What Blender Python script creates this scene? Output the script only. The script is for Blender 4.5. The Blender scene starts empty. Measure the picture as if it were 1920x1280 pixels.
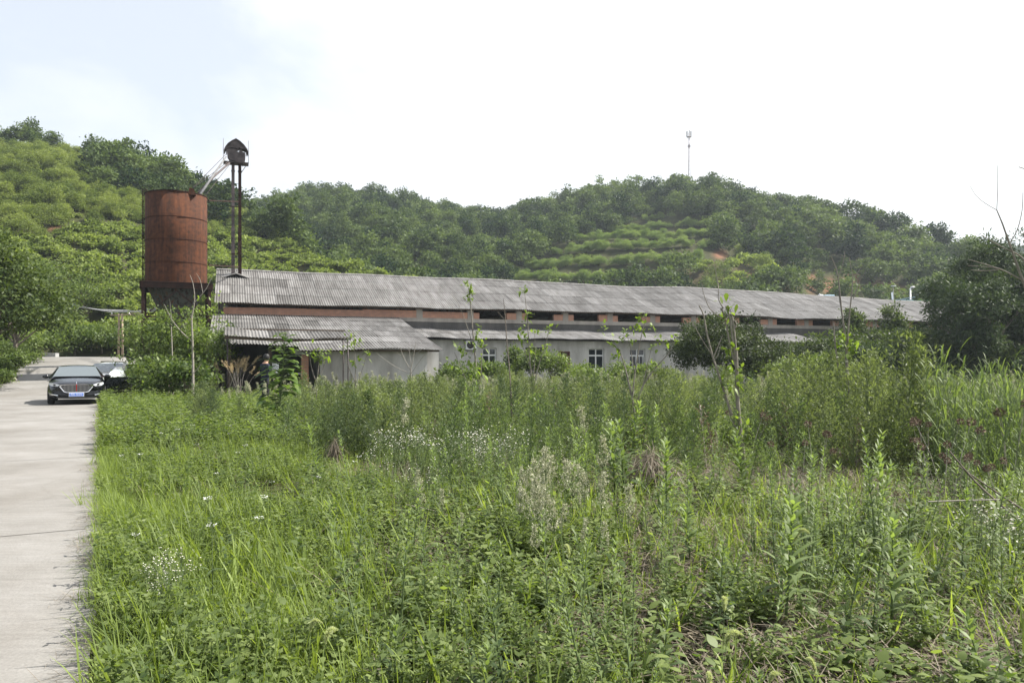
import bpy, math, random
import numpy as np
from mathutils import Vector, Matrix

S = bpy.context.scene
COL = S.collection
R = math.radians
FPX, HZ, CAMZ = 1440.0, 678.0, 1.6          # focal length in photo pixels, horizon row, eye height

# ------------------------------------------------------------------ camera, sky, sun, exposure
cam = bpy.data.cameras.new('camera'); camo = bpy.data.objects.new('camera', cam); COL.objects.link(camo)
camo.location = (0, 0, CAMZ); camo.rotation_euler = (R(90), 0, 0)
cam.sensor_width = 36.0; cam.lens = 36.0 * FPX / 1920.0
cam.shift_y = (HZ - 640.0) / 1920.0
cam.clip_start = 0.05; cam.clip_end = 6000
S.camera = camo

SUN_AZ, SUN_EL = R(76), R(50)                # azimuth to the right of the view axis, elevation
sdir = Vector((math.sin(SUN_AZ) * math.cos(SUN_EL), math.cos(SUN_AZ) * math.cos(SUN_EL), math.sin(SUN_EL)))
sun = bpy.data.lights.new('sun', 'SUN'); sun.energy = 5.0; sun.angle = R(0.6); sun.color = (1.0, 0.95, 0.87)
suno = bpy.data.objects.new('sun', sun); COL.objects.link(suno)
suno.rotation_euler = sdir.to_track_quat('Z', 'Y').to_euler(); suno.location = (40, 30, 60)

W = bpy.data.worlds.new('World'); S.world = W; W.use_nodes = True
wn, wl = W.node_tree.nodes, W.node_tree.links
wn.clear()
wo = wn.new('ShaderNodeOutputWorld'); wb = wn.new('ShaderNodeBackground'); wb.inputs['Strength'].default_value = 0.1
sky = wn.new('ShaderNodeTexSky'); sky.sky_type = 'NISHITA'; sky.sun_disc = False
sky.sun_elevation = SUN_EL; sky.sun_rotation = SUN_AZ; sky.air_density = 1.0; sky.dust_density = 3.0; sky.ozone_density = 1.0
tc = wn.new('ShaderNodeTexCoord')
mp = wn.new('ShaderNodeMapping'); mp.inputs['Scale'].default_value = (1.0, 1.0, 1.7); mp.inputs['Location'].default_value = (3.1, 0.4, 0.2)
nz = wn.new('ShaderNodeTexNoise'); nz.inputs['Scale'].default_value = 3.2; nz.inputs['Detail'].default_value = 7; nz.inputs['Roughness'].default_value = 0.55
nz.inputs['Distortion'].default_value = 0.3
dt = wn.new('ShaderNodeVectorMath'); dt.operation = 'DOT_PRODUCT'; dt.inputs[1].default_value = (0.95, 0.1, -0.55)
ad = wn.new('ShaderNodeMath'); ad.operation = 'MULTIPLY_ADD'; ad.inputs[1].default_value = 2.0
rp = wn.new('ShaderNodeValToRGB'); rp.color_ramp.elements[0].position = 0.35; rp.color_ramp.elements[1].position = 0.98
rp.color_ramp.elements[0].color = (0.55, 0.55, 0.55, 1)
mx = wn.new('ShaderNodeMix'); mx.data_type = 'RGBA'
mx.inputs[7].default_value = (5.6, 5.7, 5.8, 1)
wl.new(tc.outputs['Generated'], mp.inputs['Vector']); wl.new(mp.outputs['Vector'], nz.inputs['Vector'])
wl.new(tc.outputs['Generated'], dt.inputs[0]); wl.new(nz.outputs['Fac'], ad.inputs[0]); wl.new(dt.outputs['Value'], ad.inputs[2])
wl.new(ad.outputs['Value'], rp.inputs['Fac']); wl.new(rp.outputs['Color'], mx.inputs[0]); wl.new(sky.outputs['Color'], mx.inputs[6])
wl.new(mx.outputs[2], wb.inputs['Color']); wl.new(wb.outputs['Background'], wo.inputs['Surface'])

S.view_settings.view_transform = 'Standard'; S.view_settings.look = 'None'
S.view_settings.exposure = 1.08; S.view_settings.gamma = 1.0; S.view_settings.use_curve_mapping = False
S.render.engine = 'CYCLES'
S.cycles.max_bounces = 6; S.cycles.diffuse_bounces = 3; S.cycles.glossy_bounces = 3
S.cycles.transmission_bounces = 4; S.cycles.transparent_max_bounces = 4; S.cycles.volume_bounces = 0

# ------------------------------------------------------------------ object helpers
def tag(o, label=None, cat=None, group=None, kind=None):
    if label: o['label'] = label
    if cat: o['category'] = cat
    if group: o['group'] = group
    if kind: o['kind'] = kind
    return o
def empty(name, loc=(0, 0, 0), rz=0.0):
    o = bpy.data.objects.new(name, None); COL.objects.link(o); o.location = loc; o.rotation_euler = (0, 0, rz)
    o.empty_display_size = 0.3
    return o
def link(name, me, parent=None, loc=None, rz=None):
    o = bpy.data.objects.new(name, me); COL.objects.link(o)
    if parent: o.parent = parent
    if loc is not None: o.location = loc
    if rz is not None: o.rotation_euler = (0, 0, rz)
    return o
KIDS = {}
def copy_tree(o, parent=None):
    c = o.copy(); COL.objects.link(c); c.parent = parent
    for ch in list(o.children): copy_tree(ch, c)
    return c

def np_mesh(name, T, mats, smooth=False):
    """T: dict V (n,3), Q (m,4), mi (m,), t (n,) -> mesh with a 'tint' attribute"""
    V, Q, mi, t = T['V'], T['Q'], T['mi'], T['t']
    me = bpy.data.meshes.new(name)
    me.vertices.add(len(V)); me.vertices.foreach_set('co', V.astype(np.float32).ravel())
    me.loops.add(len(Q) * 4); me.loops.foreach_set('vertex_index', Q.astype(np.int32).ravel())
    me.polygons.add(len(Q)); me.polygons.foreach_set('loop_start', np.arange(0, len(Q) * 4, 4, dtype=np.int32))
    me.polygons.foreach_set('material_index', mi.astype(np.int32))
    if smooth: me.polygons.foreach_set('use_smooth', np.ones(len(Q), dtype=bool))
    at = me.attributes.new('tint', 'FLOAT', 'POINT'); at.data.foreach_set('value', t.astype(np.float32))
    for m in mats: me.materials.append(m)
    me.update(calc_edges=True)
    return me

class MB:
    """collects boxes, prisms, tubes ... in local coordinates"""
    def __init__(self): self.v = []; self.f = []; self.s = []; self.mi = []; self.m = 0; self.t = []; self.tint = 0.5
    def add(self, vs, fs, smooth=False):
        b = len(self.v); self.v += [tuple(p) for p in vs]; self.t += [self.tint] * len(vs)
        for f in fs: self.f.append([b + i for i in f]); self.s.append(smooth); self.mi.append(self.m)
    def box(self, x0, x1, y0, y1, z0, z1):
        self.add([(x0, y0, z0), (x1, y0, z0), (x1, y1, z0), (x0, y1, z0), (x0, y0, z1), (x1, y0, z1), (x1, y1, z1), (x0, y1, z1)],
                 [(0, 3, 2, 1), (4, 5, 6, 7), (0, 1, 5, 4), (1, 2, 6, 5), (2, 3, 7, 6), (3, 0, 4, 7)])
    def bar(self, a, b, w, h=None):
        a, b = Vector(a), Vector(b); h = h or w; d = (b - a).normalized()
        up = Vector((0, 0, 1)) if abs(d.z) < 0.95 else Vector((0, 1, 0))
        s = d.cross(up).normalized() * w / 2; u = s.cross(d).normalized() * h / 2
        self.add([a - s - u, a + s - u, a + s + u, a - s + u, b - s - u, b + s - u, b + s + u, b - s + u],
                 [(0, 1, 2, 3), (7, 6, 5, 4), (0, 4, 5, 1), (1, 5, 6, 2), (2, 6, 7, 3), (3, 7, 4, 0)])
    def tube(self, pts, rad, k=8, cap=True, smooth=True):
        V, Q = tube_np(pts, rad, k); b = [tuple(p) for p in V]
        fs = [tuple(q) for q in Q.tolist()]
        self.add(b, fs, smooth)
        if cap:
            n = len(pts); o = len(self.v) - len(b)
            self.f.append([o + i for i in range(k)][::-1]); self.s.append(False); self.mi.append(self.m)
            self.f.append([o + (n - 1) * k + i for i in range(k)]); self.s.append(False); self.mi.append(self.m)
    def lathe(self, prof, n=32, c=(0, 0), smooth=True, closed=False):
        vs = []; fs = []; m = len(prof)
        for i in range(n):
            a = 2 * math.pi * i / n
            for r, z in prof: vs.append((c[0] + r * math.cos(a), c[1] + r * math.sin(a), z))
        for i in range(n):
            j = (i + 1) % n
            for k in range(m - 1 if not closed else m):
                k2 = (k + 1) % m
                fs.append((i * m + k, j * m + k, j * m + k2, i * m + k2))
        self.add(vs, fs, smooth)
    def prism(self, poly, a0, a1, axis='y'):
        """poly: list of 2-D points; extruded along axis between a0 and a1"""
        n = len(poly)
        if axis == 'y': P = lambda p, a: (p[0], a, p[1])
        elif axis == 'x': P = lambda p, a: (a, p[0], p[1])
        else: P = lambda p, a: (p[0], p[1], a)
        vs = [P(p, a0) for p in poly] + [P(p, a1) for p in poly]
        fs = [tuple(range(n)), tuple(range(2 * n - 1, n - 1, -1))] + [(i, i + n, (i + 1) % n + n, (i + 1) % n) for i in range(n)]
        self.add(vs, fs)
    def build(self, name, mats, parent=None, loc=None, rz=None, bevel=0, subsurf=0, fix=True):
        me = bpy.data.meshes.new(name); me.from_pydata(self.v, [], self.f)
        me.polygons.foreach_set('use_smooth', self.s); me.polygons.foreach_set('material_index', self.mi)
        at = me.attributes.new('tint', 'FLOAT', 'POINT'); at.data.foreach_set('value', self.t)
        for m in (mats if isinstance(mats, (list, tuple)) else [mats]): me.materials.append(m)
        if fix:
            import bmesh
            bm = bmesh.new(); bm.from_mesh(me); bmesh.ops.recalc_face_normals(bm, faces=bm.faces); bm.to_mesh(me); bm.free()
        me.update()
        o = link(name, me, parent, loc, rz)
        if bevel:
            b = o.modifiers.new('b', 'BEVEL'); b.width = bevel; b.segments = 2; b.limit_method = 'ANGLE'
        if subsurf:
            b = o.modifiers.new('s', 'SUBSURF'); b.levels = subsurf; b.render_levels = subsurf
        return o

def tube_np(pts, rad, k=5):
    P = np.array(pts, float); n = len(P); rad = np.broadcast_to(np.array(rad, float), (n,))
    d = np.gradient(P, axis=0); d /= np.linalg.norm(d, axis=1, keepdims=True) + 1e-9
    ref = np.array([0, 0, 1.0]) if abs(d[0, 2]) < 0.9 else np.array([0, 1.0, 0])
    s = np.cross(d, ref); s /= np.linalg.norm(s, axis=1, keepdims=True) + 1e-9
    u = np.cross(s, d)
    a = np.arange(k) / k * 2 * np.pi
    V = P[:, None, :] + rad[:, None, None] * (np.cos(a)[None, :, None] * s[:, None, :] + np.sin(a)[None, :, None] * u[:, None, :])
    i = np.arange(n - 1)[:, None] * k; j = np.arange(k)[None, :]; j2 = (j + 1) % k
    Q = np.stack([i + j, i + j2, i + k + j2, i + k + j], -1).reshape(-1, 4)
    return V.reshape(-1, 3), Q

# ------------------------------------------------------------------ foliage templates (numpy)
def tm(V, Q, mi=0, t=0.5):
    V = np.asarray(V, float); Q = np.asarray(Q, int)
    return dict(V=V, Q=Q, mi=np.full(len(Q), mi) if np.isscalar(mi) else mi, t=np.full(len(V), t) if np.isscalar(t) else np.asarray(t))
def join(L):
    L = [x for x in L if x is not None and len(x['V'])]
    off = np.cumsum([0] + [len(x['V']) for x in L])
    return dict(V=np.concatenate([x['V'] for x in L]), Q=np.concatenate([x['Q'] + o for x, o in zip(L, off)]),
                mi=np.concatenate([x['mi'] for x in L]), t=np.concatenate([x['t'] for x in L]))
def unit(a): return a / (np.linalg.norm(a, axis=-1, keepdims=True) + 1e-9)
def leaves(base, d, nrm, L, Wd, mi=0, t=0.5):
    """one diamond quad per leaf, folded by nothing: base (n,3), direction, rough normal"""
    n = len(base); d = unit(d); s = unit(np.cross(d, nrm)); L = np.broadcast_to(L, (n,))[:, None]; Wd = np.broadcast_to(Wd, (n,))[:, None]
    V = np.stack([base, base + d * L * 0.42 + s * Wd / 2, base + d * L, base + d * L * 0.42 - s * Wd / 2], 1).reshape(-1, 3)
    Q = np.arange(4 * n).reshape(n, 4)
    tt = np.repeat(np.broadcast_to(t, (n,)), 4)
    return tm(V, Q, mi, tt)
def bentleaves(base, d, L, Wd, droop, mi=0, t=0.5, seg=3, prof=None):
    """strip leaves that arch over: base (n,3), start direction d (n,3)"""
    n = len(base); d = unit(d); up = np.array([0, 0, 1.0])
    s = np.cross(d, up); s = np.where(np.linalg.norm(s, axis=1, keepdims=True) < 1e-4, np.array([1.0, 0, 0]), s); s = unit(s)
    L = np.broadcast_to(L, (n,))[:, None]; Wd = np.broadcast_to(Wd, (n,))[:, None]; droop = np.broadcast_to(droop, (n,))[:, None]
    if prof is None: prof = [0.35, 1.0, 0.7, 0.04] if seg == 3 else list(np.maximum(0.04, np.sin(np.pi * np.linspace(0.12, 1, seg + 1))))
    rows = []
    for i in range(seg + 1):
        q = i / seg
        c = base + d * L * q - up * droop * L * q * q
        rows += [c - s * Wd / 2 * prof[i], c + s * Wd / 2 * prof[i]]
    V = np.stack(rows, 1).reshape(-1, 3); m = 2 * (seg + 1)
    q = np.array([[2 * i, 2 * i + 1, 2 * i + 3, 2 * i + 2] for i in range(seg)])
    Q = (np.arange(n)[:, None, None] * m + q[None]).reshape(-1, 4)
    return tm(V, Q, mi, np.repeat(np.broadcast_to(t, (n,)), m))
def stems(list_of, mi=0, t=0.5, k=4):
    out = []
    for pts, rad in list_of:
        V, Q = tube_np(pts, rad, k); out.append(tm(V, Q, mi, t))
    return join(out)
def sph(rng, n, zmin=-1.0):
    z = rng.uniform(zmin, 1, n); a = rng.uniform(0, 2 * np.pi, n); r = np.sqrt(1 - z * z)
    return np.stack([r * np.cos(a), r * np.sin(a), z], 1)
def scatter(T, pos, rz, sc, tilt=None, tadd=None, rng=None):
    """merged copies of a template: pos (n,3), rz (n,), sc (n,)"""
    n = len(pos); c, s = np.cos(rz), np.sin(rz)
    if tilt is None: tilt = np.zeros((n, 2))
    V = T['V'][None] * np.broadcast_to(sc, (n,))[:, None, None]
    X = V[..., 0] * c[:, None] - V[..., 1] * s[:, None]; Y = V[..., 0] * s[:, None] + V[..., 1] * c[:, None]; Z = V[..., 2]
    X = X + Z * tilt[:, :1]; Y = Y + Z * tilt[:, 1:]
    VV = np.stack([X, Y, Z], -1) + pos[:, None, :]
    nv = len(T['V'])
    Q = (T['Q'][None] + (np.arange(n) * nv)[:, None, None]).reshape(-1, 4)
    t = np.broadcast_to(T['t'][None], (n, nv))
    if tadd is not None: t = t + tadd[:, None]
    return dict(V=VV.reshape(-1, 3), Q=Q, mi=np.tile(T['mi'], n), t=t.reshape(-1))
def scatter_mix(Ts, pos, rng, smin, smax, tilt=0.06, tvar=0.25):
    out = []; w = rng.integers(0, len(Ts), len(pos))
    for i, T in enumerate(Ts):
        p = pos[w == i]
        if len(p): out.append(scatter(T, p, rng.uniform(0, 6.283, len(p)), rng.uniform(smin, smax, len(p)), rng.normal(0, tilt, (len(p), 2)), rng.uniform(-tvar, tvar, len(p))))
    return join(out) if out else None

def crown(rng, rx, ry, rz, zc, nl, ncl, nlf, L, Wd, clr, mi=0, zmin=-0.5, lobe=0.45, core=0.55, droop=0.1, tv=0.4):
    dirs = sph(rng, nl, -0.35); dirs[0] = (0.1, 0, 1)
    rad = np.array([rx, ry, rz]); cen = dirs * rad * core * rng.uniform(0.7, 1.15, (nl, 1))
    lr = rng.uniform(0.75, 1.2, nl) * lobe
    w = rng.integers(0, nl, ncl); v = sph(rng, ncl, zmin)
    p = cen[w] + v * lr[w][:, None] * rad * rng.uniform(0.7, 1.05, (ncl, 1))
    ct = rng.uniform(0.5 - tv, 0.5 + tv, ncl)
    base = np.repeat(p, nlf, 0) + rng.normal(0, clr, (ncl * nlf, 3)) * np.array([1, 1, 0.6])
    n = len(base); out = unit(np.repeat(v, nlf, 0) + 0.3 * unit(base / rad))
    d = unit(out * 0.6 + rng.normal(0, 0.7, (n, 3)) + np.array([0, 0, -droop])); nr = unit(out * 0.5 + np.array([0, 0, 0.7]) + rng.normal(0, 0.45, (n, 3)))
    sc = rng.uniform(0.6, 1.25, n)
    T = leaves(base + np.array([0, 0, zc]), d, nr, L * sc, Wd * sc, mi, np.clip(np.repeat(ct, nlf) + rng.normal(0, 0.13, n), 0, 1))
    return T, p + np.array([0, 0, zc])

# ------------------------------------------------------------------ materials
def nodes(name):
    m = bpy.data.materials.new(name); m.use_nodes = True
    return m, m.node_tree.nodes, m.node_tree.links, m.node_tree.nodes['Principled BSDF']
def plain(name, c, rough=0.6, metal=0.0, spec=0.5, var=0.0, scale=4.0, coat=0.0):
    m, n, l, p = nodes(name)
    p.inputs['Base Color'].default_value = (*c, 1); p.inputs['Roughness'].default_value = rough; p.inputs['Metallic'].default_value = metal
    p.inputs['Specular IOR Level'].default_value = spec
    if coat: p.inputs['Coat Weight'].default_value = coat; p.inputs['Coat Roughness'].default_value = 0.04
    if var:
        t = n.new('ShaderNodeTexCoord'); z = n.new('ShaderNodeTexNoise'); z.inputs['Scale'].default_value = scale; z.inputs['Detail'].default_value = 6
        r = n.new('ShaderNodeValToRGB'); r.color_ramp.elements[0].position = 0.3; r.color_ramp.elements[1].position = 0.7
        r.color_ramp.elements[0].color = tuple(x * (1 - var) for x in c) + (1,); r.color_ramp.elements[1].color = tuple(min(1, x * (1 + var)) for x in c) + (1,)
        l.new(t.outputs['Object'], z.inputs['Vector']); l.new(z.outputs['Fac'], r.inputs['Fac']); l.new(r.outputs['Color'], p.inputs['Base Color'])
    return m
def foliage(name, dark, light, trans=0.35, tcol=None, rough=0.48, rand=0.0, spec=0.22):
    """leaf colour runs from dark to light with the 'tint' attribute; some light passes through"""
    m, n, l, p = nodes(name)
    a = n.new('ShaderNodeAttribute'); a.attribute_name = 'tint'
    r = n.new('ShaderNodeValToRGB'); r.color_ramp.elements[0].color = (*dark, 1); r.color_ramp.elements[1].color = (*light, 1)
    fac = a.outputs['Fac']
    if rand:
        oi = n.new('ShaderNodeObjectInfo'); mm = n.new('ShaderNodeMath'); mm.operation = 'MULTIPLY_ADD'
        mm.inputs[1].default_value = rand; l.new(oi.outputs['Random'], mm.inputs[0])
        sb = n.new('ShaderNodeMath'); sb.operation = 'SUBTRACT'; sb.inputs[1].default_value = rand / 2
        l.new(fac, mm.inputs[2]); l.new(mm.outputs[0], sb.inputs[0]); fac = sb.outputs[0]
    l.new(fac, r.inputs['Fac']); l.new(r.outputs['Color'], p.inputs['Base Color'])
    p.inputs['Roughness'].default_value = rough; p.inputs['Specular IOR Level'].default_value = spec
    tr = n.new('ShaderNodeBsdfTranslucent'); mt = n.new('ShaderNodeMix'); mt.data_type = 'RGBA'; mt.blend_type = 'MULTIPLY'; mt.inputs[0].default_value = 1
    mt.inputs[7].default_value = (*(tcol or (1.6, 1.7, 0.7)), 1); l.new(r.outputs['Color'], mt.inputs[6]); l.new(mt.outputs[2], tr.inputs['Color'])
    ms = n.new('ShaderNodeMixShader'); ms.inputs[0].default_value = trans
    l.new(p.outputs[0], ms.inputs[1]); l.new(tr.outputs[0], ms.inputs[2]); l.new(ms.outputs[0], n['Material Output'].inputs['Surface'])
    return m
# ------------------------------------------------------------------ material library
M = {}
M['bark'] = plain('bark', (0.16, 0.135, 0.11), 0.9, var=0.4, scale=14)
M['pale_bark'] = plain('pale_bark', (0.2, 0.18, 0.15), 0.85, var=0.3, scale=18)
M['dry_twig'] = plain('dry_twig', (0.28, 0.255, 0.22), 0.85, var=0.25, scale=20)
M['forest'] = foliage('forest_leaves', (0.010, 0.027, 0.012), (0.135, 0.18, 0.066), 0.24, spec=0.05)
M['orchard'] = foliage('orchard_leaves', (0.06, 0.09, 0.026), (0.23, 0.27, 0.085), 0.34, rand=0.75, spec=0.08)
M['vine'] = foliage('vine_leaves', (0.065, 0.095, 0.027), (0.24, 0.29, 0.09), 0.34, spec=0.1)
M['terrace'] = foliage('terrace_leaves', (0.08, 0.13, 0.045), (0.24, 0.30, 0.11), 0.35, spec=0.08)
M['dark_leaf'] = foliage('dark_leaves', (0.022, 0.04, 0.014), (0.105, 0.14, 0.04), 0.28, spec=0.15)
M['cedar'] = foliage('deep_green_leaves', (0.017, 0.034, 0.017), (0.075, 0.105, 0.045), 0.22, spec=0.1)
M['round_leaf'] = foliage('round_bush_leaves', (0.016, 0.028, 0.01), (0.075, 0.1, 0.032), 0.2, spec=0.12)
M['shrub'] = foliage('shrub_leaves', (0.045, 0.075, 0.022), (0.165, 0.215, 0.065), 0.35, rand=0.5)
M['sapling'] = foliage('sapling_leaves', (0.07, 0.11, 0.025), (0.2, 0.27, 0.06), 0.4)
M['big_leaf'] = foliage('big_leaves', (0.035, 0.075, 0.02), (0.14, 0.2, 0.05), 0.4)
M['grass'] = foliage('grass_blades', (0.075, 0.115, 0.028), (0.26, 0.335, 0.095), 0.45, tcol=(1.45, 1.45, 0.6))
M['clover'] = foliage('clover_leaves', (0.055, 0.088, 0.027), (0.2, 0.25, 0.085), 0.42)
M['weed'] = foliage('weed_leaves', (0.048, 0.078, 0.033), (0.2, 0.26, 0.105), 0.4, rand=0.6)
M['mugwort'] = foliage('mugwort_leaves', (0.06, 0.082, 0.04), (0.225, 0.265, 0.125), 0.38, rand=0.7)
M['mugwort_dark'] = foliage('dark_mugwort_leaves', (0.035, 0.058, 0.032), (0.125, 0.165, 0.085), 0.32, rand=0.4)
M['reed'] = foliage('reed_blades', (0.065, 0.1, 0.04), (0.19, 0.245, 0.095), 0.35, spec=0.1)
M['straw'] = foliage('dry_straw', (0.10, 0.08, 0.06), (0.29, 0.25, 0.19), 0.15, tcol=(1.1, 1.0, 0.8))
M['rusty_leaf'] = foliage('rusty_leaves', (0.09, 0.055, 0.035), (0.24, 0.17, 0.10), 0.25, tcol=(1.1, 1.0, 0.8))
M['plume'] = foliage('tan_plume', (0.36, 0.28, 0.16), (0.55, 0.45, 0.28), 0.25, tcol=(1.1, 1.0, 0.8))
M['cream'] = foliage('cream_seed_heads', (0.32, 0.33, 0.22), (0.54, 0.53, 0.4), 0.25, tcol=(1.1, 1.1, 0.9))
M['foxtail'] = foliage('foxtail_bristles', (0.4, 0.45, 0.22), (0.62, 0.66, 0.4), 0.45, tcol=(1.1, 1.1, 0.7))
M['petal'] = plain('white_petals', (0.8, 0.8, 0.78), 0.6)
M['yolk'] = plain('yellow_discs', (0.6, 0.42, 0.05), 0.7)
M['brown_head'] = plain('brown_seed_heads', (0.15, 0.105, 0.075), 0.95, var=0.3, scale=60)
M['stem'] = plain('green_stems', (0.1, 0.14, 0.05), 0.7)
M['black_paint'] = plain('black_car_paint', (0.004, 0.005, 0.007), 0.2, spec=0.3, coat=0.5)
M['white_paint'] = plain('white_car_paint', (0.75, 0.75, 0.75), 0.25, coat=0.8)
M['chrome'] = plain('chrome_trim', (0.8, 0.8, 0.82), 0.15, metal=1.0)
M['dark_trim'] = plain('black_plastic', (0.012, 0.012, 0.013), 0.5)
M['rubber'] = plain('tyre_rubber', (0.018, 0.018, 0.018), 0.8)
M['rim'] = plain('alloy_rim', (0.35, 0.35, 0.36), 0.35, metal=0.8)
M['car_glass'] = plain('car_glass', (0.10, 0.12, 0.125), 0.04, spec=0.9, coat=1.0)
M['lens'] = plain('headlight_lens', (0.55, 0.57, 0.6), 0.08, spec=0.8, coat=1.0)
M['plate_blue'] = plain('plate_blue', (0.05, 0.16, 0.62), 0.4)
M['plate_white'] = plain('plate_white', (0.75, 0.77, 0.8), 0.4)
M['red_enamel'] = plain('red_enamel', (0.4, 0.03, 0.03), 0.4)
M['navy'] = plain('navy_cloth', (0.010, 0.014, 0.035), 0.9, var=0.3, scale=8)
M['trouser'] = plain('black_trousers', (0.012, 0.012, 0.015), 0.9)
M['skin'] = plain('skin', (0.42, 0.24, 0.16), 0.55)
M['hair'] = plain('black_hair', (0.008, 0.007, 0.007), 0.6)
M['paper'] = plain('white_paper', (0.82, 0.83, 0.85), 0.7)
M['timber'] = plain('old_timber', (0.10, 0.075, 0.055), 0.9, var=0.3, scale=6)
M['pole_wood'] = plain('pole_wood', (0.33, 0.26, 0.19), 0.85, var=0.3, scale=7)
M['cable'] = plain('grey_cable', (0.36, 0.37, 0.38), 0.7)
M['steel'] = plain('galvanised_steel', (0.16, 0.16, 0.165), 0.8, metal=0.0, var=0.3)
M['dark_steel'] = plain('weathered_steel', (0.09, 0.075, 0.075), 0.7, metal=0.3, var=0.5, scale=3)
M['concrete_block'] = plain('block_concrete', (0.32, 0.32, 0.32), 0.9, var=0.2, scale=5)
M['upvc'] = plain('white_window_frame', (0.72, 0.73, 0.74), 0.4)
M['pane'] = plain('dark_window_glass', (0.02, 0.025, 0.03), 0.06, spec=0.6)
M['red_door'] = plain('maroon_door', (0.11, 0.03, 0.025), 0.6, var=0.2)
M['sky_blue'] = plain('pale_blue_sheet', (0.35, 0.52, 0.62), 0.5)
M['white_post'] = plain('white_post', (0.7, 0.7, 0.72), 0.4)
M['fence_green'] = plain('fence_green', (0.05, 0.22, 0.13), 0.5)
M['stone'] = plain('field_stone', (0.30, 0.28, 0.25), 0.9, var=0.35, scale=4)
M['mast'] = plain('mast_paint', (0.45, 0.4, 0.42), 0.6)

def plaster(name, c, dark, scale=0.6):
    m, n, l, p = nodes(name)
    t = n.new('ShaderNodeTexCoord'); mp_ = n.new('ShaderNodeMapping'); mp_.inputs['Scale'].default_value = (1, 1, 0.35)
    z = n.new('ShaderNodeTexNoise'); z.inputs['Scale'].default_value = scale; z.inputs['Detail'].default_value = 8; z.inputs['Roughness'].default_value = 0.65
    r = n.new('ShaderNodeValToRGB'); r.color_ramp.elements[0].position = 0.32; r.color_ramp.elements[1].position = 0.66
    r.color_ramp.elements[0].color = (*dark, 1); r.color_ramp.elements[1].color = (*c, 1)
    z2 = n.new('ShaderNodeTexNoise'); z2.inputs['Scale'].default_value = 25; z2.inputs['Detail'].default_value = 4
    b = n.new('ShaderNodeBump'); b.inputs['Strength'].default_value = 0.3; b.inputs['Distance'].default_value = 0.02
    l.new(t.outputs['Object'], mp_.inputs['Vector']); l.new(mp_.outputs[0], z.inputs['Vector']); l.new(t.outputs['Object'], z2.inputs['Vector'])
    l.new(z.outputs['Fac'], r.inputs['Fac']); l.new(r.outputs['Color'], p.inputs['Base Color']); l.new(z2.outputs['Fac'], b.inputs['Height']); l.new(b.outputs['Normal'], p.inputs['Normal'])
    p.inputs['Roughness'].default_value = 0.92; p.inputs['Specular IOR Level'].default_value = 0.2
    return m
M['plaster'] = plaster('grey_plaster', (0.62, 0.61, 0.595), (0.3, 0.29, 0.275), 0.9)
M['ledge'] = plaster('pale_render', (0.42, 0.39, 0.35), (0.26, 0.24, 0.22), 1.2)
M['dark_wall'] = plaster('dark_render', (0.13, 0.125, 0.12), (0.07, 0.068, 0.066), 1.2)  # darker mottled render, for the upper wall band and the porch wall

def brick(name):
    m, n, l, p = nodes(name)
    t = n.new('ShaderNodeTexCoord'); s = n.new('ShaderNodeSeparateXYZ'); c = n.new('ShaderNodeCombineXYZ')
    b = n.new('ShaderNodeTexBrick'); b.inputs['Scale'].default_value = 1.0; b.inputs['Brick Width'].default_value = 0.25; b.inputs['Row Height'].default_value = 0.075
    b.inputs['Mortar Size'].default_value = 0.008; b.inputs['Color1'].default_value = (0.70, 0.31, 0.17, 1); b.inputs['Color2'].default_value = (0.56, 0.24, 0.14, 1)
    b.inputs['Mortar'].default_value = (0.34, 0.29, 0.25, 1)
    z = n.new('ShaderNodeTexNoise'); z.inputs['Scale'].default_value = 2.5; z.inputs['Detail'].default_value = 5
    x = n.new('ShaderNodeMix'); x.data_type = 'RGBA'; x.blend_type = 'MULTIPLY'; x.inputs[0].default_value = 0.55
    l.new(t.outputs['Object'], s.inputs[0]); l.new(s.outputs['X'], c.inputs['X']); l.new(s.outputs['Z'], c.inputs['Y']); l.new(c.outputs[0], b.inputs['Vector'])
    l.new(t.outputs['Object'], z.inputs['Vector']); l.new(b.outputs['Color'], x.inputs[6]); l.new(z.outputs['Fac'], x.inputs[7])
    g = n.new('ShaderNodeBrightContrast'); g.inputs['Bright'].default_value = 0.06; l.new(x.outputs[2], g.inputs[0]); l.new(g.outputs[0], p.inputs['Base Color'])
    p.inputs['Roughness'].default_value = 0.9
    return m
M['brick'] = brick('red_brick')

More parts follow.
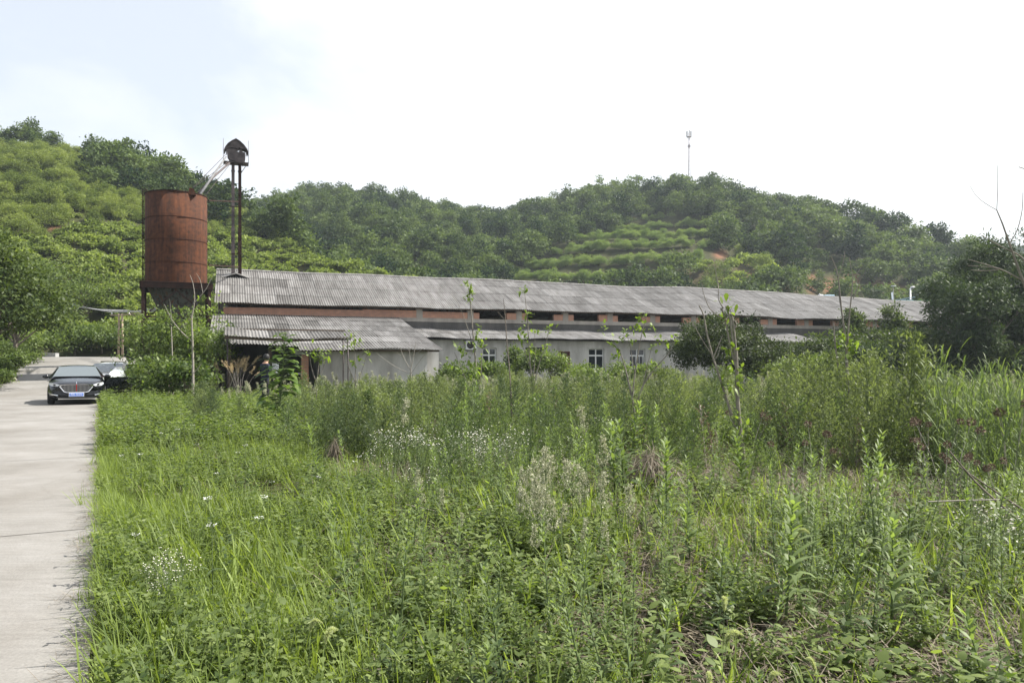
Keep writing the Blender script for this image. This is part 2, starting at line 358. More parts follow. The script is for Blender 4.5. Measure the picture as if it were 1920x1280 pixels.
def roofing(name, c1, c2, dirt):
    m, n, l, p = nodes(name)
    a = n.new('ShaderNodeAttribute'); a.attribute_name = 'tint'
    r = n.new('ShaderNodeValToRGB'); r.color_ramp.elements[0].color = (*c1, 1); r.color_ramp.elements[1].color = (*c2, 1)
    t = n.new('ShaderNodeTexCoord'); mp_ = n.new('ShaderNodeMapping'); mp_.inputs['Scale'].default_value = (2.2, 0.35, 0.35)
    z = n.new('ShaderNodeTexNoise'); z.inputs['Scale'].default_value = 1.5; z.inputs['Detail'].default_value = 8; z.inputs['Roughness'].default_value = 0.7
    rr = n.new('ShaderNodeValToRGB'); rr.color_ramp.elements[0].position = 0.35; rr.color_ramp.elements[1].position = 0.62
    rr.color_ramp.elements[0].color = (*dirt, 1); rr.color_ramp.elements[1].color = (1, 1, 1, 1)
    x = n.new('ShaderNodeMix'); x.data_type = 'RGBA'; x.blend_type = 'MULTIPLY'; x.inputs[0].default_value = 0.75
    l.new(a.outputs['Fac'], r.inputs['Fac']); l.new(t.outputs['Object'], mp_.inputs['Vector']); l.new(mp_.outputs[0], z.inputs['Vector']); l.new(z.outputs['Fac'], rr.inputs['Fac'])
    l.new(r.outputs['Color'], x.inputs[6]); l.new(rr.outputs['Color'], x.inputs[7]); l.new(x.outputs[2], p.inputs['Base Color'])
    p.inputs['Roughness'].default_value = 0.85; p.inputs['Specular IOR Level'].default_value = 0.25
    return m
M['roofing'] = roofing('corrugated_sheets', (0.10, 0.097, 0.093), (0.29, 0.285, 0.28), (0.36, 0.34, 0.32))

def rust(name, cols, spec=0.2):
    m, n, l, p = nodes(name)
    t = n.new('ShaderNodeTexCoord'); mp_ = n.new('ShaderNodeMapping'); mp_.inputs['Scale'].default_value = (3.2, 3.2, 0.16)
    z = n.new('ShaderNodeTexNoise'); z.inputs['Scale'].default_value = 1.4; z.inputs['Detail'].default_value = 9; z.inputs['Roughness'].default_value = 0.68
    z2 = n.new('ShaderNodeTexNoise'); z2.inputs['Scale'].default_value = 5; z2.inputs['Detail'].default_value = 8
    r = n.new('ShaderNodeValToRGB'); e = r.color_ramp.elements
    e[0].position = 0.3; e[0].color = (*cols[0], 1); e[1].position = 0.72; e[1].color = (*cols[-1], 1)
    for i, cc in enumerate(cols[1:-1]):
        k = e.new(0.3 + 0.42 * (i + 1) / (len(cols) - 1)); k.color = (*cc, 1)
    ad_ = n.new('ShaderNodeMix'); ad_.data_type = 'FLOAT'; ad_.inputs[0].default_value = 0.4
    l.new(t.outputs['Object'], mp_.inputs['Vector']); l.new(mp_.outputs[0], z.inputs['Vector']); l.new(t.outputs['Object'], z2.inputs['Vector'])
    l.new(z.outputs['Fac'], ad_.inputs[2]); l.new(z2.outputs['Fac'], ad_.inputs[3]); l.new(ad_.outputs[0], r.inputs['Fac']); l.new(r.outputs['Color'], p.inputs['Base Color'])
    p.inputs['Roughness'].default_value = 0.85; p.inputs['Specular IOR Level'].default_value = spec
    b = n.new('ShaderNodeBump'); b.inputs['Strength'].default_value = 0.25; b.inputs['Distance'].default_value = 0.02; l.new(z2.outputs['Fac'], b.inputs['Height']); l.new(b.outputs['Normal'], p.inputs['Normal'])
    return m
M['rust'] = rust('rusted_steel', [(0.018, 0.011, 0.009), (0.05, 0.021, 0.012), (0.095, 0.035, 0.016), (0.155, 0.057, 0.026)])
M['rust_dark'] = rust('dark_rusted_steel', [(0.016, 0.012, 0.011), (0.036, 0.02, 0.016), (0.06, 0.028, 0.02)])
M['rust_band'] = rust('rusted_hoops', [(0.02, 0.012, 0.01), (0.055, 0.022, 0.014), (0.09, 0.035, 0.018)])
M['rust_patina'] = rust('peeling_painted_steel', [(0.08, 0.03, 0.016), (0.04, 0.025, 0.02), (0.10, 0.115, 0.10), (0.12, 0.045, 0.022), (0.12, 0.14, 0.13)])

def ground_mat():
    m, n, l, p = nodes('ground_soil_and_turf')
    t = n.new('ShaderNodeTexCoord'); z = n.new('ShaderNodeTexNoise'); z.inputs['Scale'].default_value = 0.9; z.inputs['Detail'].default_value = 10
    z2 = n.new('ShaderNodeTexNoise'); z2.inputs['Scale'].default_value = 14; z2.inputs['Detail'].default_value = 6
    r = n.new('ShaderNodeValToRGB'); e = r.color_ramp.elements
    e[0].position = 0.35; e[0].color = (0.045, 0.042, 0.022, 1); e[1].position = 0.65; e[1].color = (0.075, 0.085, 0.032, 1)
    x = n.new('ShaderNodeMix'); x.data_type = 'RGBA'; x.blend_type = 'MULTIPLY'; x.inputs[0].default_value = 0.6
    a = n.new('ShaderNodeAttribute'); a.attribute_name = 'soil'
    so = n.new('ShaderNodeValToRGB'); so.color_ramp.elements[0].color = (0.14, 0.06, 0.035, 1); so.color_ramp.elements[1].color = (0.22, 0.12, 0.072, 1)
    y = n.new('ShaderNodeMix'); y.data_type = 'RGBA'
    l.new(t.outputs['Object'], z.inputs['Vector']); l.new(t.outputs['Object'], z2.inputs['Vector']); l.new(z.outputs['Fac'], r.inputs['Fac'])
    l.new(r.outputs['Color'], x.inputs[6]); l.new(z2.outputs['Color'], x.inputs[7]); l.new(z.outputs['Fac'], so.inputs['Fac'])
    l.new(a.outputs['Fac'], y.inputs[0]); l.new(x.outputs[2], y.inputs[6]); l.new(so.outputs['Color'], y.inputs[7]); l.new(y.outputs[2], p.inputs['Base Color'])
    p.inputs['Roughness'].default_value = 0.95; p.inputs['Specular IOR Level'].default_value = 0.1
    b = n.new('ShaderNodeBump'); b.inputs['Strength'].default_value = 0.6; b.inputs['Distance'].default_value = 0.05; l.new(z2.outputs['Fac'], b.inputs['Height']); l.new(b.outputs['Normal'], p.inputs['Normal'])
    return m
M['ground'] = ground_mat()

def road_mat():
    m, n, l, p = nodes('worn_concrete')
    t = n.new('ShaderNodeTexCoord')
    z = n.new('ShaderNodeTexNoise'); z.inputs['Scale'].default_value = 0.5; z.inputs['Detail'].default_value = 9; z.inputs['Roughness'].default_value = 0.65
    mp_ = n.new('ShaderNodeMapping'); mp_.inputs['Rotation'].default_value = (0, 0, R(-28)); mp_.inputs['Scale'].default_value = (1.2, 9, 1)
    z3 = n.new('ShaderNodeTexNoise'); z3.inputs['Scale'].default_value = 2.2; z3.inputs['Detail'].default_value = 5
    z2 = n.new('ShaderNodeTexNoise'); z2.inputs['Scale'].default_value = 60; z2.inputs['Detail'].default_value = 5
    r = n.new('ShaderNodeValToRGB'); e = r.color_ramp.elements
    e[0].position = 0.3; e[0].color = (0.172, 0.164, 0.15, 1); e[1].position = 0.7; e[1].color = (0.262, 0.255, 0.244, 1)
    x = n.new('ShaderNodeMix'); x.data_type = 'RGBA'; x.blend_type = 'OVERLAY'; x.inputs[0].default_value = 0.28
    x2 = n.new('ShaderNodeMix'); x2.data_type = 'RGBA'; x2.blend_type = 'OVERLAY'; x2.inputs[0].default_value = 0.2
    l.new(t.outputs['Object'], z.inputs['Vector']); l.new(t.outputs['Object'], z2.inputs['Vector']); l.new(t.outputs['Object'], mp_.inputs['Vector']); l.new(mp_.outputs[0], z3.inputs['Vector'])
    l.new(z.outputs['Fac'], r.inputs['Fac']); l.new(r.outputs['Color'], x.inputs[6]); l.new(z2.outputs['Fac'], x.inputs[7]); l.new(x.outputs[2], x2.inputs[6]); l.new(z3.outputs['Fac'], x2.inputs[7])
    z4 = n.new('ShaderNodeTexNoise'); z4.inputs['Scale'].default_value = 0.16; z4.inputs['Detail'].default_value = 10; z4.inputs['Roughness'].default_value = 0.75
    r4 = n.new('ShaderNodeValToRGB'); r4.color_ramp.elements[0].position = 0.36; r4.color_ramp.elements[0].color = (0.66, 0.61, 0.55, 1); r4.color_ramp.elements[1].position = 0.56; r4.color_ramp.elements[1].color = (1, 1, 1, 1)
    z5 = n.new('ShaderNodeTexVoronoi'); z5.feature = 'DISTANCE_TO_EDGE'; z5.inputs['Scale'].default_value = 0.28; z5.inputs['Randomness'].default_value = 1
    zw = n.new('ShaderNodeVectorMath'); zw.operation = 'MULTIPLY_ADD'; zw.inputs[1].default_value = (0.5, 0.5, 0); l.new(z.outputs['Color'], zw.inputs[0]); l.new(t.outputs['Object'], zw.inputs[2]); l.new(zw.outputs[0], z5.inputs['Vector'])
    r5 = n.new('ShaderNodeValToRGB'); r5.color_ramp.elements[0].color = (0.55, 0.52, 0.48, 1); r5.color_ramp.elements[1].position = 0.006; r5.color_ramp.elements[1].color = (1, 1, 1, 1)
    y4 = n.new('ShaderNodeMix'); y4.data_type = 'RGBA'; y4.blend_type = 'MULTIPLY'; y4.inputs[0].default_value = 0.4; y5 = n.new('ShaderNodeMix'); y5.data_type = 'RGBA'; y5.blend_type = 'MULTIPLY'; y5.inputs[0].default_value = 0.18
    l.new(t.outputs['Object'], z4.inputs['Vector']); l.new(z4.outputs['Fac'], r4.inputs['Fac']); l.new(z5.outputs['Distance'], r5.inputs['Fac'])
    l.new(x2.outputs[2], y4.inputs[6]); l.new(r4.outputs['Color'], y4.inputs[7]); l.new(y4.outputs[2], y5.inputs[6]); l.new(r5.outputs['Color'], y5.inputs[7]); l.new(y5.outputs[2], p.inputs['Base Color'])
    p.inputs['Roughness'].default_value = 0.9; p.inputs['Specular IOR Level'].default_value = 0.2
    b = n.new('ShaderNodeBump'); b.inputs['Strength'].default_value = 0.25; b.inputs['Distance'].default_value = 0.01; l.new(z2.outputs['Fac'], b.inputs['Height']); l.new(b.outputs['Normal'], p.inputs['Normal'])
    return m
M['road'] = road_mat()

# ------------------------------------------------------------------ terrain
def tab(pairs):
    a = np.array(pairs, float); return a[:, 0], a[:, 1]
A_TOP = tab([(-600, 170), (-300, 185), (-100, 205), (0, 222), (100, 240), (200, 264), (250, 287), (310, 308), (375, 342), (437, 378), (470, 402), (525, 437), (587, 467), (650, 488), (700, 503), (760, 515), (820, 535), (900, 640), (1000, 690)])
A_DEP = tab([(-600, 165), (0, 150), (200, 148), (375, 138), (470, 124), (600, 110), (760, 98), (1000, 95)])
A_FOOT = tab([(-600, 62), (250, 66), (400, 70), (760, 80), (1000, 85)])
A_TREE = tab([(-600, 4.5), (350, 4.0), (470, 2.5), (760, 1.8), (1000, 1.5)])
B_TOP = tab([(-600, 600), (200, 440), (400, 425), (465, 397), (500, 380), (545, 364), (600, 354), (640, 350), (700, 357), (760, 370), (820, 382), (870, 390), (925, 395), (960, 388), (1000, 380), (1060, 364), (1130, 349), (1200, 347), (1250, 337), (1300, 329), (1340, 336), (1390, 360), (1440, 367), (1500, 377), (1560, 384), (1620, 399), (1680, 412), (1740, 429), (1790, 443), (1815, 454), (1850, 475), (1920, 530), (2100, 600), (2600, 660)])
B_DEP = tab([(-600, 285), (400, 280), (640, 268), (925, 250), (1130, 240), (1300, 228), (1500, 200), (1700, 180), (1815, 172), (2600, 165)])
B_FOOT = tab([(-600, 120), (1300, 115), (1480, 108), (1560, 120), (1700, 118), (2600, 110)])
C_TOP = tab([(1000, 700), (1500, 520), (1700, 468), (1815, 460), (1860, 458), (1920, 464), (2100, 475), (2600, 520), (3200, 700)])
def sstep(x): x = np.clip(x, 0, 1); return x * x * (3 - 2 * x)
def lump(x, y, s, k=0):
    return (np.sin(x / s + 1.3 * k) * np.cos(y / s * 0.9 + 2.1 * k) + 0.6 * np.sin(x / s * 2.3 + y / s * 1.7 + k) + 0.3 * np.cos(x / s * 4.7 - y / s * 3.9 + 2 * k)) / 1.9
def height(x, y):
    x = np.asarray(x, float); y = np.asarray(y, float)
    r = np.hypot(x, y); a = np.arctan2(x, y); ac = np.clip(a, -0.9, 0.9)
    yy = r * np.cos(ac); px = 960 + FPX * np.tan(ac); t = np.tan(ac)
    fade = 1 - sstep((np.abs(a) - 0.9) / 0.5)
    base = 0.05 * lump(x, y, 1.6, 1) * sstep((y + 0.535 * y * 0 + 0) / 3) + 0.06 * lump(x, y, 6, 2)
    road_side = sstep((-0.43 - t) / 0.08)
    onroad = sstep((-0.50 - t + 0.0) / 0.03 + 0.0)
    nearroad = 1 - sstep((x + 0.535 * y - 0.2) / 1.5)          # smooth bed under the road and its verge
    base = base * (1 - nearroad)
    base = base + 1.95 * sstep((yy - 33) / 27) * road_side * (1 - sstep((yy - 400) / 100))
    z = base
    # hill A, left
    d = np.interp(px, *A_DEP); f = np.interp(px, *A_FOOT); H = CAMZ + (HZ - np.interp(px, *A_TOP)) * d / FPX - np.interp(px, *A_TREE)
    s = (yy - f) / (d - f)
    prof = np.where(s < 1, np.clip(s, 0, 1) ** 0.92, np.clip(1 - ((yy - d) / 140) ** 2, -1, 1))
    zA = base * np.clip(1 - s, 0, 1) + np.maximum(H, 0) * np.where(s > 0, prof, 0) + np.where(s > 0, 0.9 * lump(x, y, 7, 3) * np.clip(s * 2, 0, 1) * (s < 1.1), 0)
    z = np.where(s > 0, np.maximum(base * 0, zA) * fade + base * (1 - fade), z)
    # hill B, middle and right
    d = np.interp(px, *B_DEP); f = np.interp(px, *B_FOOT); H = CAMZ + (HZ - np.interp(px, *B_TOP)) * d / FPX - 4.5
    s = (yy - f) / (d - f)
    prof = np.where(s < 1, np.clip(s, 0, 1) ** 0.85, np.clip(1 - ((yy - d) / 200) ** 2, -1, 1))
    zB = np.maximum(H, 0) * np.where(s > 0, prof, 0) + np.where(s > 0, 2.2 * lump(x, y, 16, 5) * np.clip(s * 3, 0, 1) * np.clip((1.05 - s) * 4, 0, 1), 0)
    z = np.maximum(z, zB * fade)
    # hill C, far right
    H = CAMZ + (HZ - np.interp(px, *C_TOP)) * 420 / FPX - 6
    s = (yy - 260) / 160
    zC = np.maximum(H, 0) * np.where(s > 0, np.where(s < 1, np.clip(s, 0, 1), np.clip(1 - ((yy - 420) / 300) ** 2, 0, 1)), 0)
    return np.maximum(z, zC * fade)
def img(x, y, z): return 960 + FPX * x / y, HZ - FPX * (z - CAMZ) / y
def gz(x, y): return float(height(np.array([x]), np.array([y]))[0])
def at(px, Y, dz=0.0):
    x = (px - 960) / FPX * Y; return (x, Y, gz(x, Y) + dz)
SCARS = [(1350, 477, 16, 12), (1522, 532, 12, 24), (1555, 538, 14, 22), (1595, 530, 20, 24), (1655, 540, 30, 16), (1690, 545, 22, 12), (215, 405, 10, 5), (100, 430, 12, 5), (45, 455, 12, 6), (1400, 515, 20, 5)]
def scar(px, py):
    s = np.zeros_like(px)
    for cx, cy, rx, ry in SCARS: s = np.maximum(s, np.clip(1.6 - 1.6 * (((px - cx) / rx) ** 2 + ((py - cy) / ry) ** 2) ** 0.5, 0, 1))
    return s

az = np.concatenate([np.arange(-180, -50, 4), np.arange(-50, 50, 0.28), np.arange(50, 180, 4)]); az = np.radians(az)
rr_ = np.concatenate([[0.0], np.geomspace(0.4, 60, 110), np.arange(61, 300, 1.6), np.geomspace(302, 5200, 40)])
AA, RRR = np.meshgrid(az, rr_, indexing='ij'); X = RRR * np.sin(AA); Y = RRR * np.cos(AA); Z = height(X, Y) - 0.01
na, nr_ = AA.shape
i = np.arange(na)[:, None]; j = np.arange(nr_ - 1)[None]; i2 = (i + 1) % na
Qg = np.stack([i * nr_ + j, i * nr_ + j + 1, i2 * nr_ + j + 1, i2 * nr_ + j], -1).reshape(-1, 4)
ipx, ipy = img(X, np.where(Y > 1, Y, 1), Z)
gm = np_mesh('ground', tm(np.stack([X, Y, Z], -1).reshape(-1, 3), Qg), [M['ground']], True)
sa = gm.attributes.new('soil', 'FLOAT', 'POINT')
soilv = np.where(Y > 70, scar(ipx, ipy), 0)
rn = np.random.default_rng(5)
soilv = np.maximum(soilv, np.where((Y > 70) & (ipx > 1290) & (ipx < 1500) & (ipy > 490), 0.12, 0))
sa.data.foreach_set('value', soilv.astype(np.float32).ravel())
tag(link('ground', gm), kind='structure')

# road: straight concrete lane along the right, with a junction at its far end
RD = np.array([-math.sin(R(28.15)), math.cos(R(28.15))]); RN = np.array([math.cos(R(28.15)), math.sin(R(28.15))])   # along, to the right
ROADW = 4.65
def road_pt(s, o): return RD * s + RN * o - RN * 0.02
rng = np.random.default_rng(11)
ss = np.arange(-14, 69.01, 0.5); wob = 0.025 * np.sin(ss * 0.9) + 0.02 * np.sin(ss * 2.3 + 1)
offs = np.linspace(-ROADW, 0, 9)
V = []
for k, s in enumerate(ss):
    for q, o in enumerate(offs):
        o2 = o + (wob[k] if q == 8 else (0.8 * wob[-k - 1] if q == 0 else 0))
        p = road_pt(s, o2); V.append((p[0], p[1], 0))
V = np.array(V); V[:, 2] = height(V[:, 0], V[:, 1]) + 0.03
ns_, no_ = len(ss), 9
i = np.arange(ns_ - 1)[:, None]; j = np.arange(no_ - 1)[None]
Q = np.stack([i * no_ + j, i * no_ + j + 1, (i + 1) * no_ + j + 1, (i + 1) * no_ + j], -1).reshape(-1, 4)
tag(link('road', np_mesh('road', tm(V, Q), [M['road']], True)), kind='structure')
xs = np.linspace(-36.5, -23, 50); ys = np.linspace(53.0, 61.5, 12)
GX, GY = np.meshgrid(xs, ys, indexing='ij'); GZ = height(GX, GY) + 0.024
i = np.arange(49)[:, None]; j = np.arange(11)[None]
Q = np.stack([i * 12 + j, (i + 1) * 12 + j, (i + 1) * 12 + j + 1, i * 12 + j + 1], -1).reshape(-1, 4)
tag(link('road', np_mesh('road_junction', tm(np.stack([GX, GY, GZ], -1).reshape(-1, 3), Q), [M['road']], True)), kind='structure')
# joints between the concrete bays
mb = MB()
for s in (8.2, 14.4, 20.5, 27.0, 33.5, 40.0):
    a = road_pt(s, -ROADW + 0.05); b = road_pt(s + 0.05, -0.1)
    za, zb = gz(*a) + 0.034, gz(*b) + 0.034
    mb.add([(a[0], a[1], za), (b[0], b[1], zb), (b[0] + RD[0] * 0.018, b[1] + RD[1] * 0.018, zb), (a[0] + RD[0] * 0.018, a[1] + RD[1] * 0.018, za)], [(0, 1, 2, 3)])
tag(mb.build('road_joints', plain('joint_dirt', (0.12, 0.11, 0.10), 0.95), fix=False), kind='structure')

# thin summer haze: one even box of air round the whole place
mb = MB(); mb.box(-460, 460, -60, 640, -6, 105)
hm = bpy.data.materials.new('haze_air'); hm.use_nodes = True; hn = hm.node_tree.nodes; hn.clear()
ho = hn.new('ShaderNodeOutputMaterial'); hv = hn.new('ShaderNodeVolumePrincipled'); hv.inputs['Density'].default_value = 0.00034; hv.inputs['Color'].default_value = (0.8, 0.9, 1.0, 1); hv.inputs['Anisotropy'].default_value = 0.35
hm.node_tree.links.new(hv.outputs[0], ho.inputs['Volume'])
tag(mb.build('haze', hm), 'thin pale summer haze', 'haze', kind='stuff')
# ------------------------------------------------------------------ buildings (local x along the front, y into the depth)
BX, BY, BR = -17.7, 47.1, R(20)
def bp(x, y, z=0):
    return (BX + x * math.cos(BR) - y * math.sin(BR), BY + x * math.sin(BR) + y * math.cos(BR), z)

def sheets(x0, x1, pts, rows, sw, rng, sag=None, pitch=0.15, amp=0.025, base_t=0.5, jit=1.0, along_t=None):
    """corrugated sheet roof from pts[0]=(y,z) eave to pts[1]=(y,z) top; every sheet has its own lift, slip and tint"""
    (ya, za), (yb, zb) = pts; L = math.hypot(yb - ya, zb - za); dy, dz = (yb - ya) / L, (zb - za) / L; ny, nz_ = -dz * np.sign(dy), abs(dy)
    out = []; n = max(1, int(round((x1 - x0) / sw))); sw = (x1 - x0) / n; rl = L / rows
    per = 6
    m = int(round(sw / pitch)) * per
    u = np.linspace(0, 1, m + 1)
    for r in range(rows):
        for c in range(n):
            xs_ = x0 + (c + u * 1.02) * sw
            slip = rng.normal(0, 0.02) * jit; lift = rng.uniform(0, 0.012) * jit; tilt = rng.normal(0, 0.006) * jit
            s = np.array([r * rl - 0.10 + slip, r * rl + 0.3 * rl + slip, r * rl + 0.65 * rl + slip, (r + 1) * rl + 0.06 + slip])
            h = np.array([0.022, 0.014, 0.007, 0.0]) + lift
            wave = amp * np.cos((xs_ - x0) / pitch * 2 * np.pi)
            P = np.zeros((4, m + 1, 3))
            for k in range(4):
                hh = h[k] + wave + tilt * (u - 0.5)
                yy = ya + dy * s[k] + ny * hh; zz = za + dz * s[k] + nz_ * hh
                if sag is not None: zz = zz + sag(xs_, s[k] / L)
                P[k, :, 0] = xs_; P[k, :, 1] = yy; P[k, :, 2] = zz
            i_ = np.arange(3)[:, None] * (m + 1); j_ = np.arange(m)[None]
            Q_ = np.stack([i_ + j_, i_ + j_ + 1, i_ + j_ + m + 2, i_ + j_ + m + 1], -1).reshape(-1, 4)
            t_ = np.clip(base_t + rng.normal(0, 0.16) + (along_t(0.5 * (xs_[0] + xs_[-1])) if along_t else 0), 0, 1)
            out.append(tm(P.reshape(-1, 3), Q_, 0, t_))
    return join(out)

def wall_open(mb, x0, x1, z0, z1, y0, y1, ops):
    """a wall slab with rectangular openings (ox0, ox1, oz0, oz1), as butted boxes"""
    xs_ = sorted({x0, x1, *[o[0] for o in ops], *[o[1] for o in ops]})
    for a, b in zip(xs_[:-1], xs_[1:]):
        cov = sorted([(o[2], o[3]) for o in ops if o[0] < b - 1e-6 and o[1] > a + 1e-6])
        z = z0
        for lo, hi in cov:
            if lo > z + 1e-6: mb.box(a, b, y0, y1, z, lo)
            z = max(z, hi)
        if z < z1 - 1e-6: mb.box(a, b, y0, y1, z, z1)

# ---- the long livestock shed
rng = np.random.default_rng(21)
LEN, DEP = 70.0, 12.2
def sag_main(x, v):
    g = -0.15 * np.exp(-((x - 30) / 4.5) ** 2) * (0.2 + 0.8 * v) - 0.55 * sstep((x - 34) / 32) * (0.3 + 0.7 * v) + 0.012 * np.sin(x / 3.55 * 2 * np.pi) * (1 - v) + 0.025 * np.sin(x * 0.7 + 1)
    return g - 0.10 * np.exp(-((x - 43) / 2.2) ** 2) * (1 - v) * 1.2 - 0.06 * np.exp(-((x - 47) / 1.5) ** 2) * (1 - v)
shed = empty('livestock_shed', bp(0, 0, 0), BR)
tag(shed, 'very long derelict brick shed under a sagging grey corrugated roof', 'shed')
PILL = [1.4 + 3.55 * k for k in range(20)]
ops = []; bays = []
for k, p in enumerate(PILL[:-1]):
    if p > 15: ops.append((p + 0.85, p + 2.85, 4.53, 5.08))
mb = MB(); mb.box(0, LEN, 0, 0.24, -0.4, 3.55); mb.box(0, 0.24, 0.24, DEP - 0.24, -0.4, 4.5)
mb.prism([(0.24, 4.5), (DEP - 0.24, 4.5), (DEP - 0.24, 5.1), (6.1, 7.6), (0.24, 5.1)], 0.0, 0.24, 'x')
mb.box(LEN - 0.24, LEN, 0.24, DEP - 0.24, -0.4, 5.0)
bops = [(p + 0.6, p + 3.0, 3.2, 5.0) for p in PILL[:-1]]
wall_open(mb, 0, LEN, -0.4, 5.15, DEP - 0.24, DEP, bops)
mb.build('wall', M['plaster'], shed)
mb = MB(); mb.box(0, LEN, -0.004, 0.24, 3.55, 4.27); mb.build('dark_band', M['dark_wall'], shed)  # strip of darker render between the wall and the ledge
mb = MB(); mb.box(0, LEN, -0.05, 0.25, 4.27, 4.53); mb.build('ledge', M['ledge'], shed)
prev = 0.0
for (a, b, _, _) in ops + [(LEN, LEN, 0, 0)]:
    seg = [q for q in PILL if prev - 0.01 <= q < a]
    xs_ = prev
    for q in seg + [None]:
        e = a if q is None else q
        if e - xs_ > 0.05:
            top = 5.02 - rng.uniform(0, 0.08)
            mb = MB(); mb.box(xs_, e, 0.0, 0.24, 4.53, top); mb.build('brick_panel', M['brick'], shed)
        xs_ = (e + (0.42 if q > 11 else 0.0)) if q is not None else xs_
    prev = b
for q in PILL:
    if q < 11: continue
    mb = MB(); mb.box(q, q + 0.42, -0.035, 0.27, 4.531, 5.16); mb.build('pillar', M['ledge'], shed)
# purlins and trusses under the sheets
mb = MB()
for q in PILL:
    g1 = float(sag_main(np.float64(q), 1.0)) - 0.05; g0 = float(sag_main(np.float64(q), .0)) - 0.05
    mb.bar((q + 0.2, 0.1, 5.1), (q + 0.2, DEP - 0.1, 5.1), 0.14, 0.18); mb.bar((q + 0.2, 0.1, 5.15 + g0), (q + 0.2, 6.1, 7.66 + g1), 0.12, 0.16); mb.bar((q + 0.2, DEP - 0.1, 5.15 + g0), (q + 0.2, 6.1, 7.66 + g1), 0.12, 0.16)
    mb.bar((q + 0.2, 6.1, 5.15), (q + 0.2, 6.1, 7.55 + g1), 0.12); mb.bar((q + 0.2, 3.1, 5.15), (q + 0.2, 6.1, 6.6), 0.1); mb.bar((q + 0.2, 9.1, 5.15), (q + 0.2, 6.1, 6.6), 0.1)
mb.build('roof_trusses', M['timber'], shed)
mb = MB()
for y in (-0.3, 1.6, 3.3, 5.0):
    z = 5.2 + (y + 0.45) / 6.55 * 2.7 - 0.12
    for q0, q1 in zip([0] + PILL, PILL + [LEN]):
        xm = (q0 + q1) / 2; v = (y + 0.45) / 6.55
        mb.bar((q0, y, z + float(sag_main(np.float64(q0), v))), (q1, y, z + float(sag_main(np.float64(q1), v))), 0.1, 0.1)
mb.build('purlins', M['timber'], shed)
at_ = lambda x: -0.22 * (1 - sstep((x + 2) / 26)) + 0.12 * sstep((x - 15) / 30)
Tm = sheets(-0.5, LEN + 0.4, ((-0.55, 5.19), (6.1, 7.93)), 4, 0.9, rng, sag_main, base_t=0.6, along_t=at_)
rf = link('roof', np_mesh('roof', Tm, [M['roofing']], True), shed)
Tm = sheets(-0.5, LEN + 0.4, ((DEP + 0.5, 5.19), (6.1, 7.93)), 4, 0.9, rng, lambda x, v: sag_main(x, v) * (0.3 + 0.7 * v), base_t=0.55)
link('rear_roof', np_mesh('rear_roof', Tm, [M['roofing']], True), shed)
mb = MB(); mb.tint = 0.55
N_ = 90; xs_ = np.linspace(-0.5, LEN + 0.4, N_)
for a, b in zip(xs_[:-1], xs_[1:]):
    za, zb = 7.99 + float(sag_main(a, 1.0)), 7.99 + float(sag_main(b, 1.0))
    for s in (-1, 1):
        mb.add([(a, 6.1, za), (b + 0.03, 6.1, zb), (b + 0.03, 6.1 + s * 0.26, zb - 0.11), (a, 6.1 + s * 0.26, za - 0.11)], [(0, 1, 2, 3)])
mb.build('ridge_cap', M['roofing'], rf, fix=False)

# ---- the lean-to along its front
lt = empty('lean_to', bp(8, 0, 0), BR)
tag(lt, 'low grey plastered lean-to with white framed windows along the front of the long shed', 'outbuilding')
def lx(px, y):                                   # local x on the plane y where the photo column px falls
    t = (px - 960) / FPX
    return (t * (BY + y * math.cos(BR)) - BX + y * math.sin(BR)) / (math.cos(BR) - t * math.sin(BR))
L0 = 8.0; YW = -2.8
wins = [(lx(905, YW) - L0, lx(931, YW) - L0, 1.12, 2.5), (lx(1104, YW) - L0, lx(1133, YW) - L0, 1.1, 2.5), (lx(1181, YW) - L0, lx(1210, YW) - L0, 1.1, 2.5), (lx(1471, YW) - L0, lx(1487, YW) - L0, 1.15, 2.3)]
dks = [(lx(985, YW) - L0, lx(1018, YW) - L0, 1.0, 2.55), (lx(1047, YW) - L0, lx(1069, YW) - L0, -0.3, 2.3), (lx(1490, YW) - L0, lx(1504, YW) - L0, -0.3, 2.15)]
LL = 34.2
mb = MB(); wall_open(mb, 0, LL, -0.4, 3.0, YW, YW + 0.24, wins + dks); mb.box(0, 0.24, YW + 0.24, -0.01, -0.4, 3.1); mb.box(LL - 0.24, LL, YW + 0.24, -0.01, -0.4, 3.1)
mb.build('wall', M['plaster'], lt)
link('roof', np_mesh('lean_to_roof', sheets(-0.3, LL + 0.4, ((-3.35, 3.10), (-0.06, 3.82)), 2, 0.9, rng, lambda x, v: 0.04 * np.sin(x * 0.6) + 0.03 * np.sin(x * 1.7), base_t=0.85, along_t=lambda x: 0.1), [M['roofing']], True), lt)
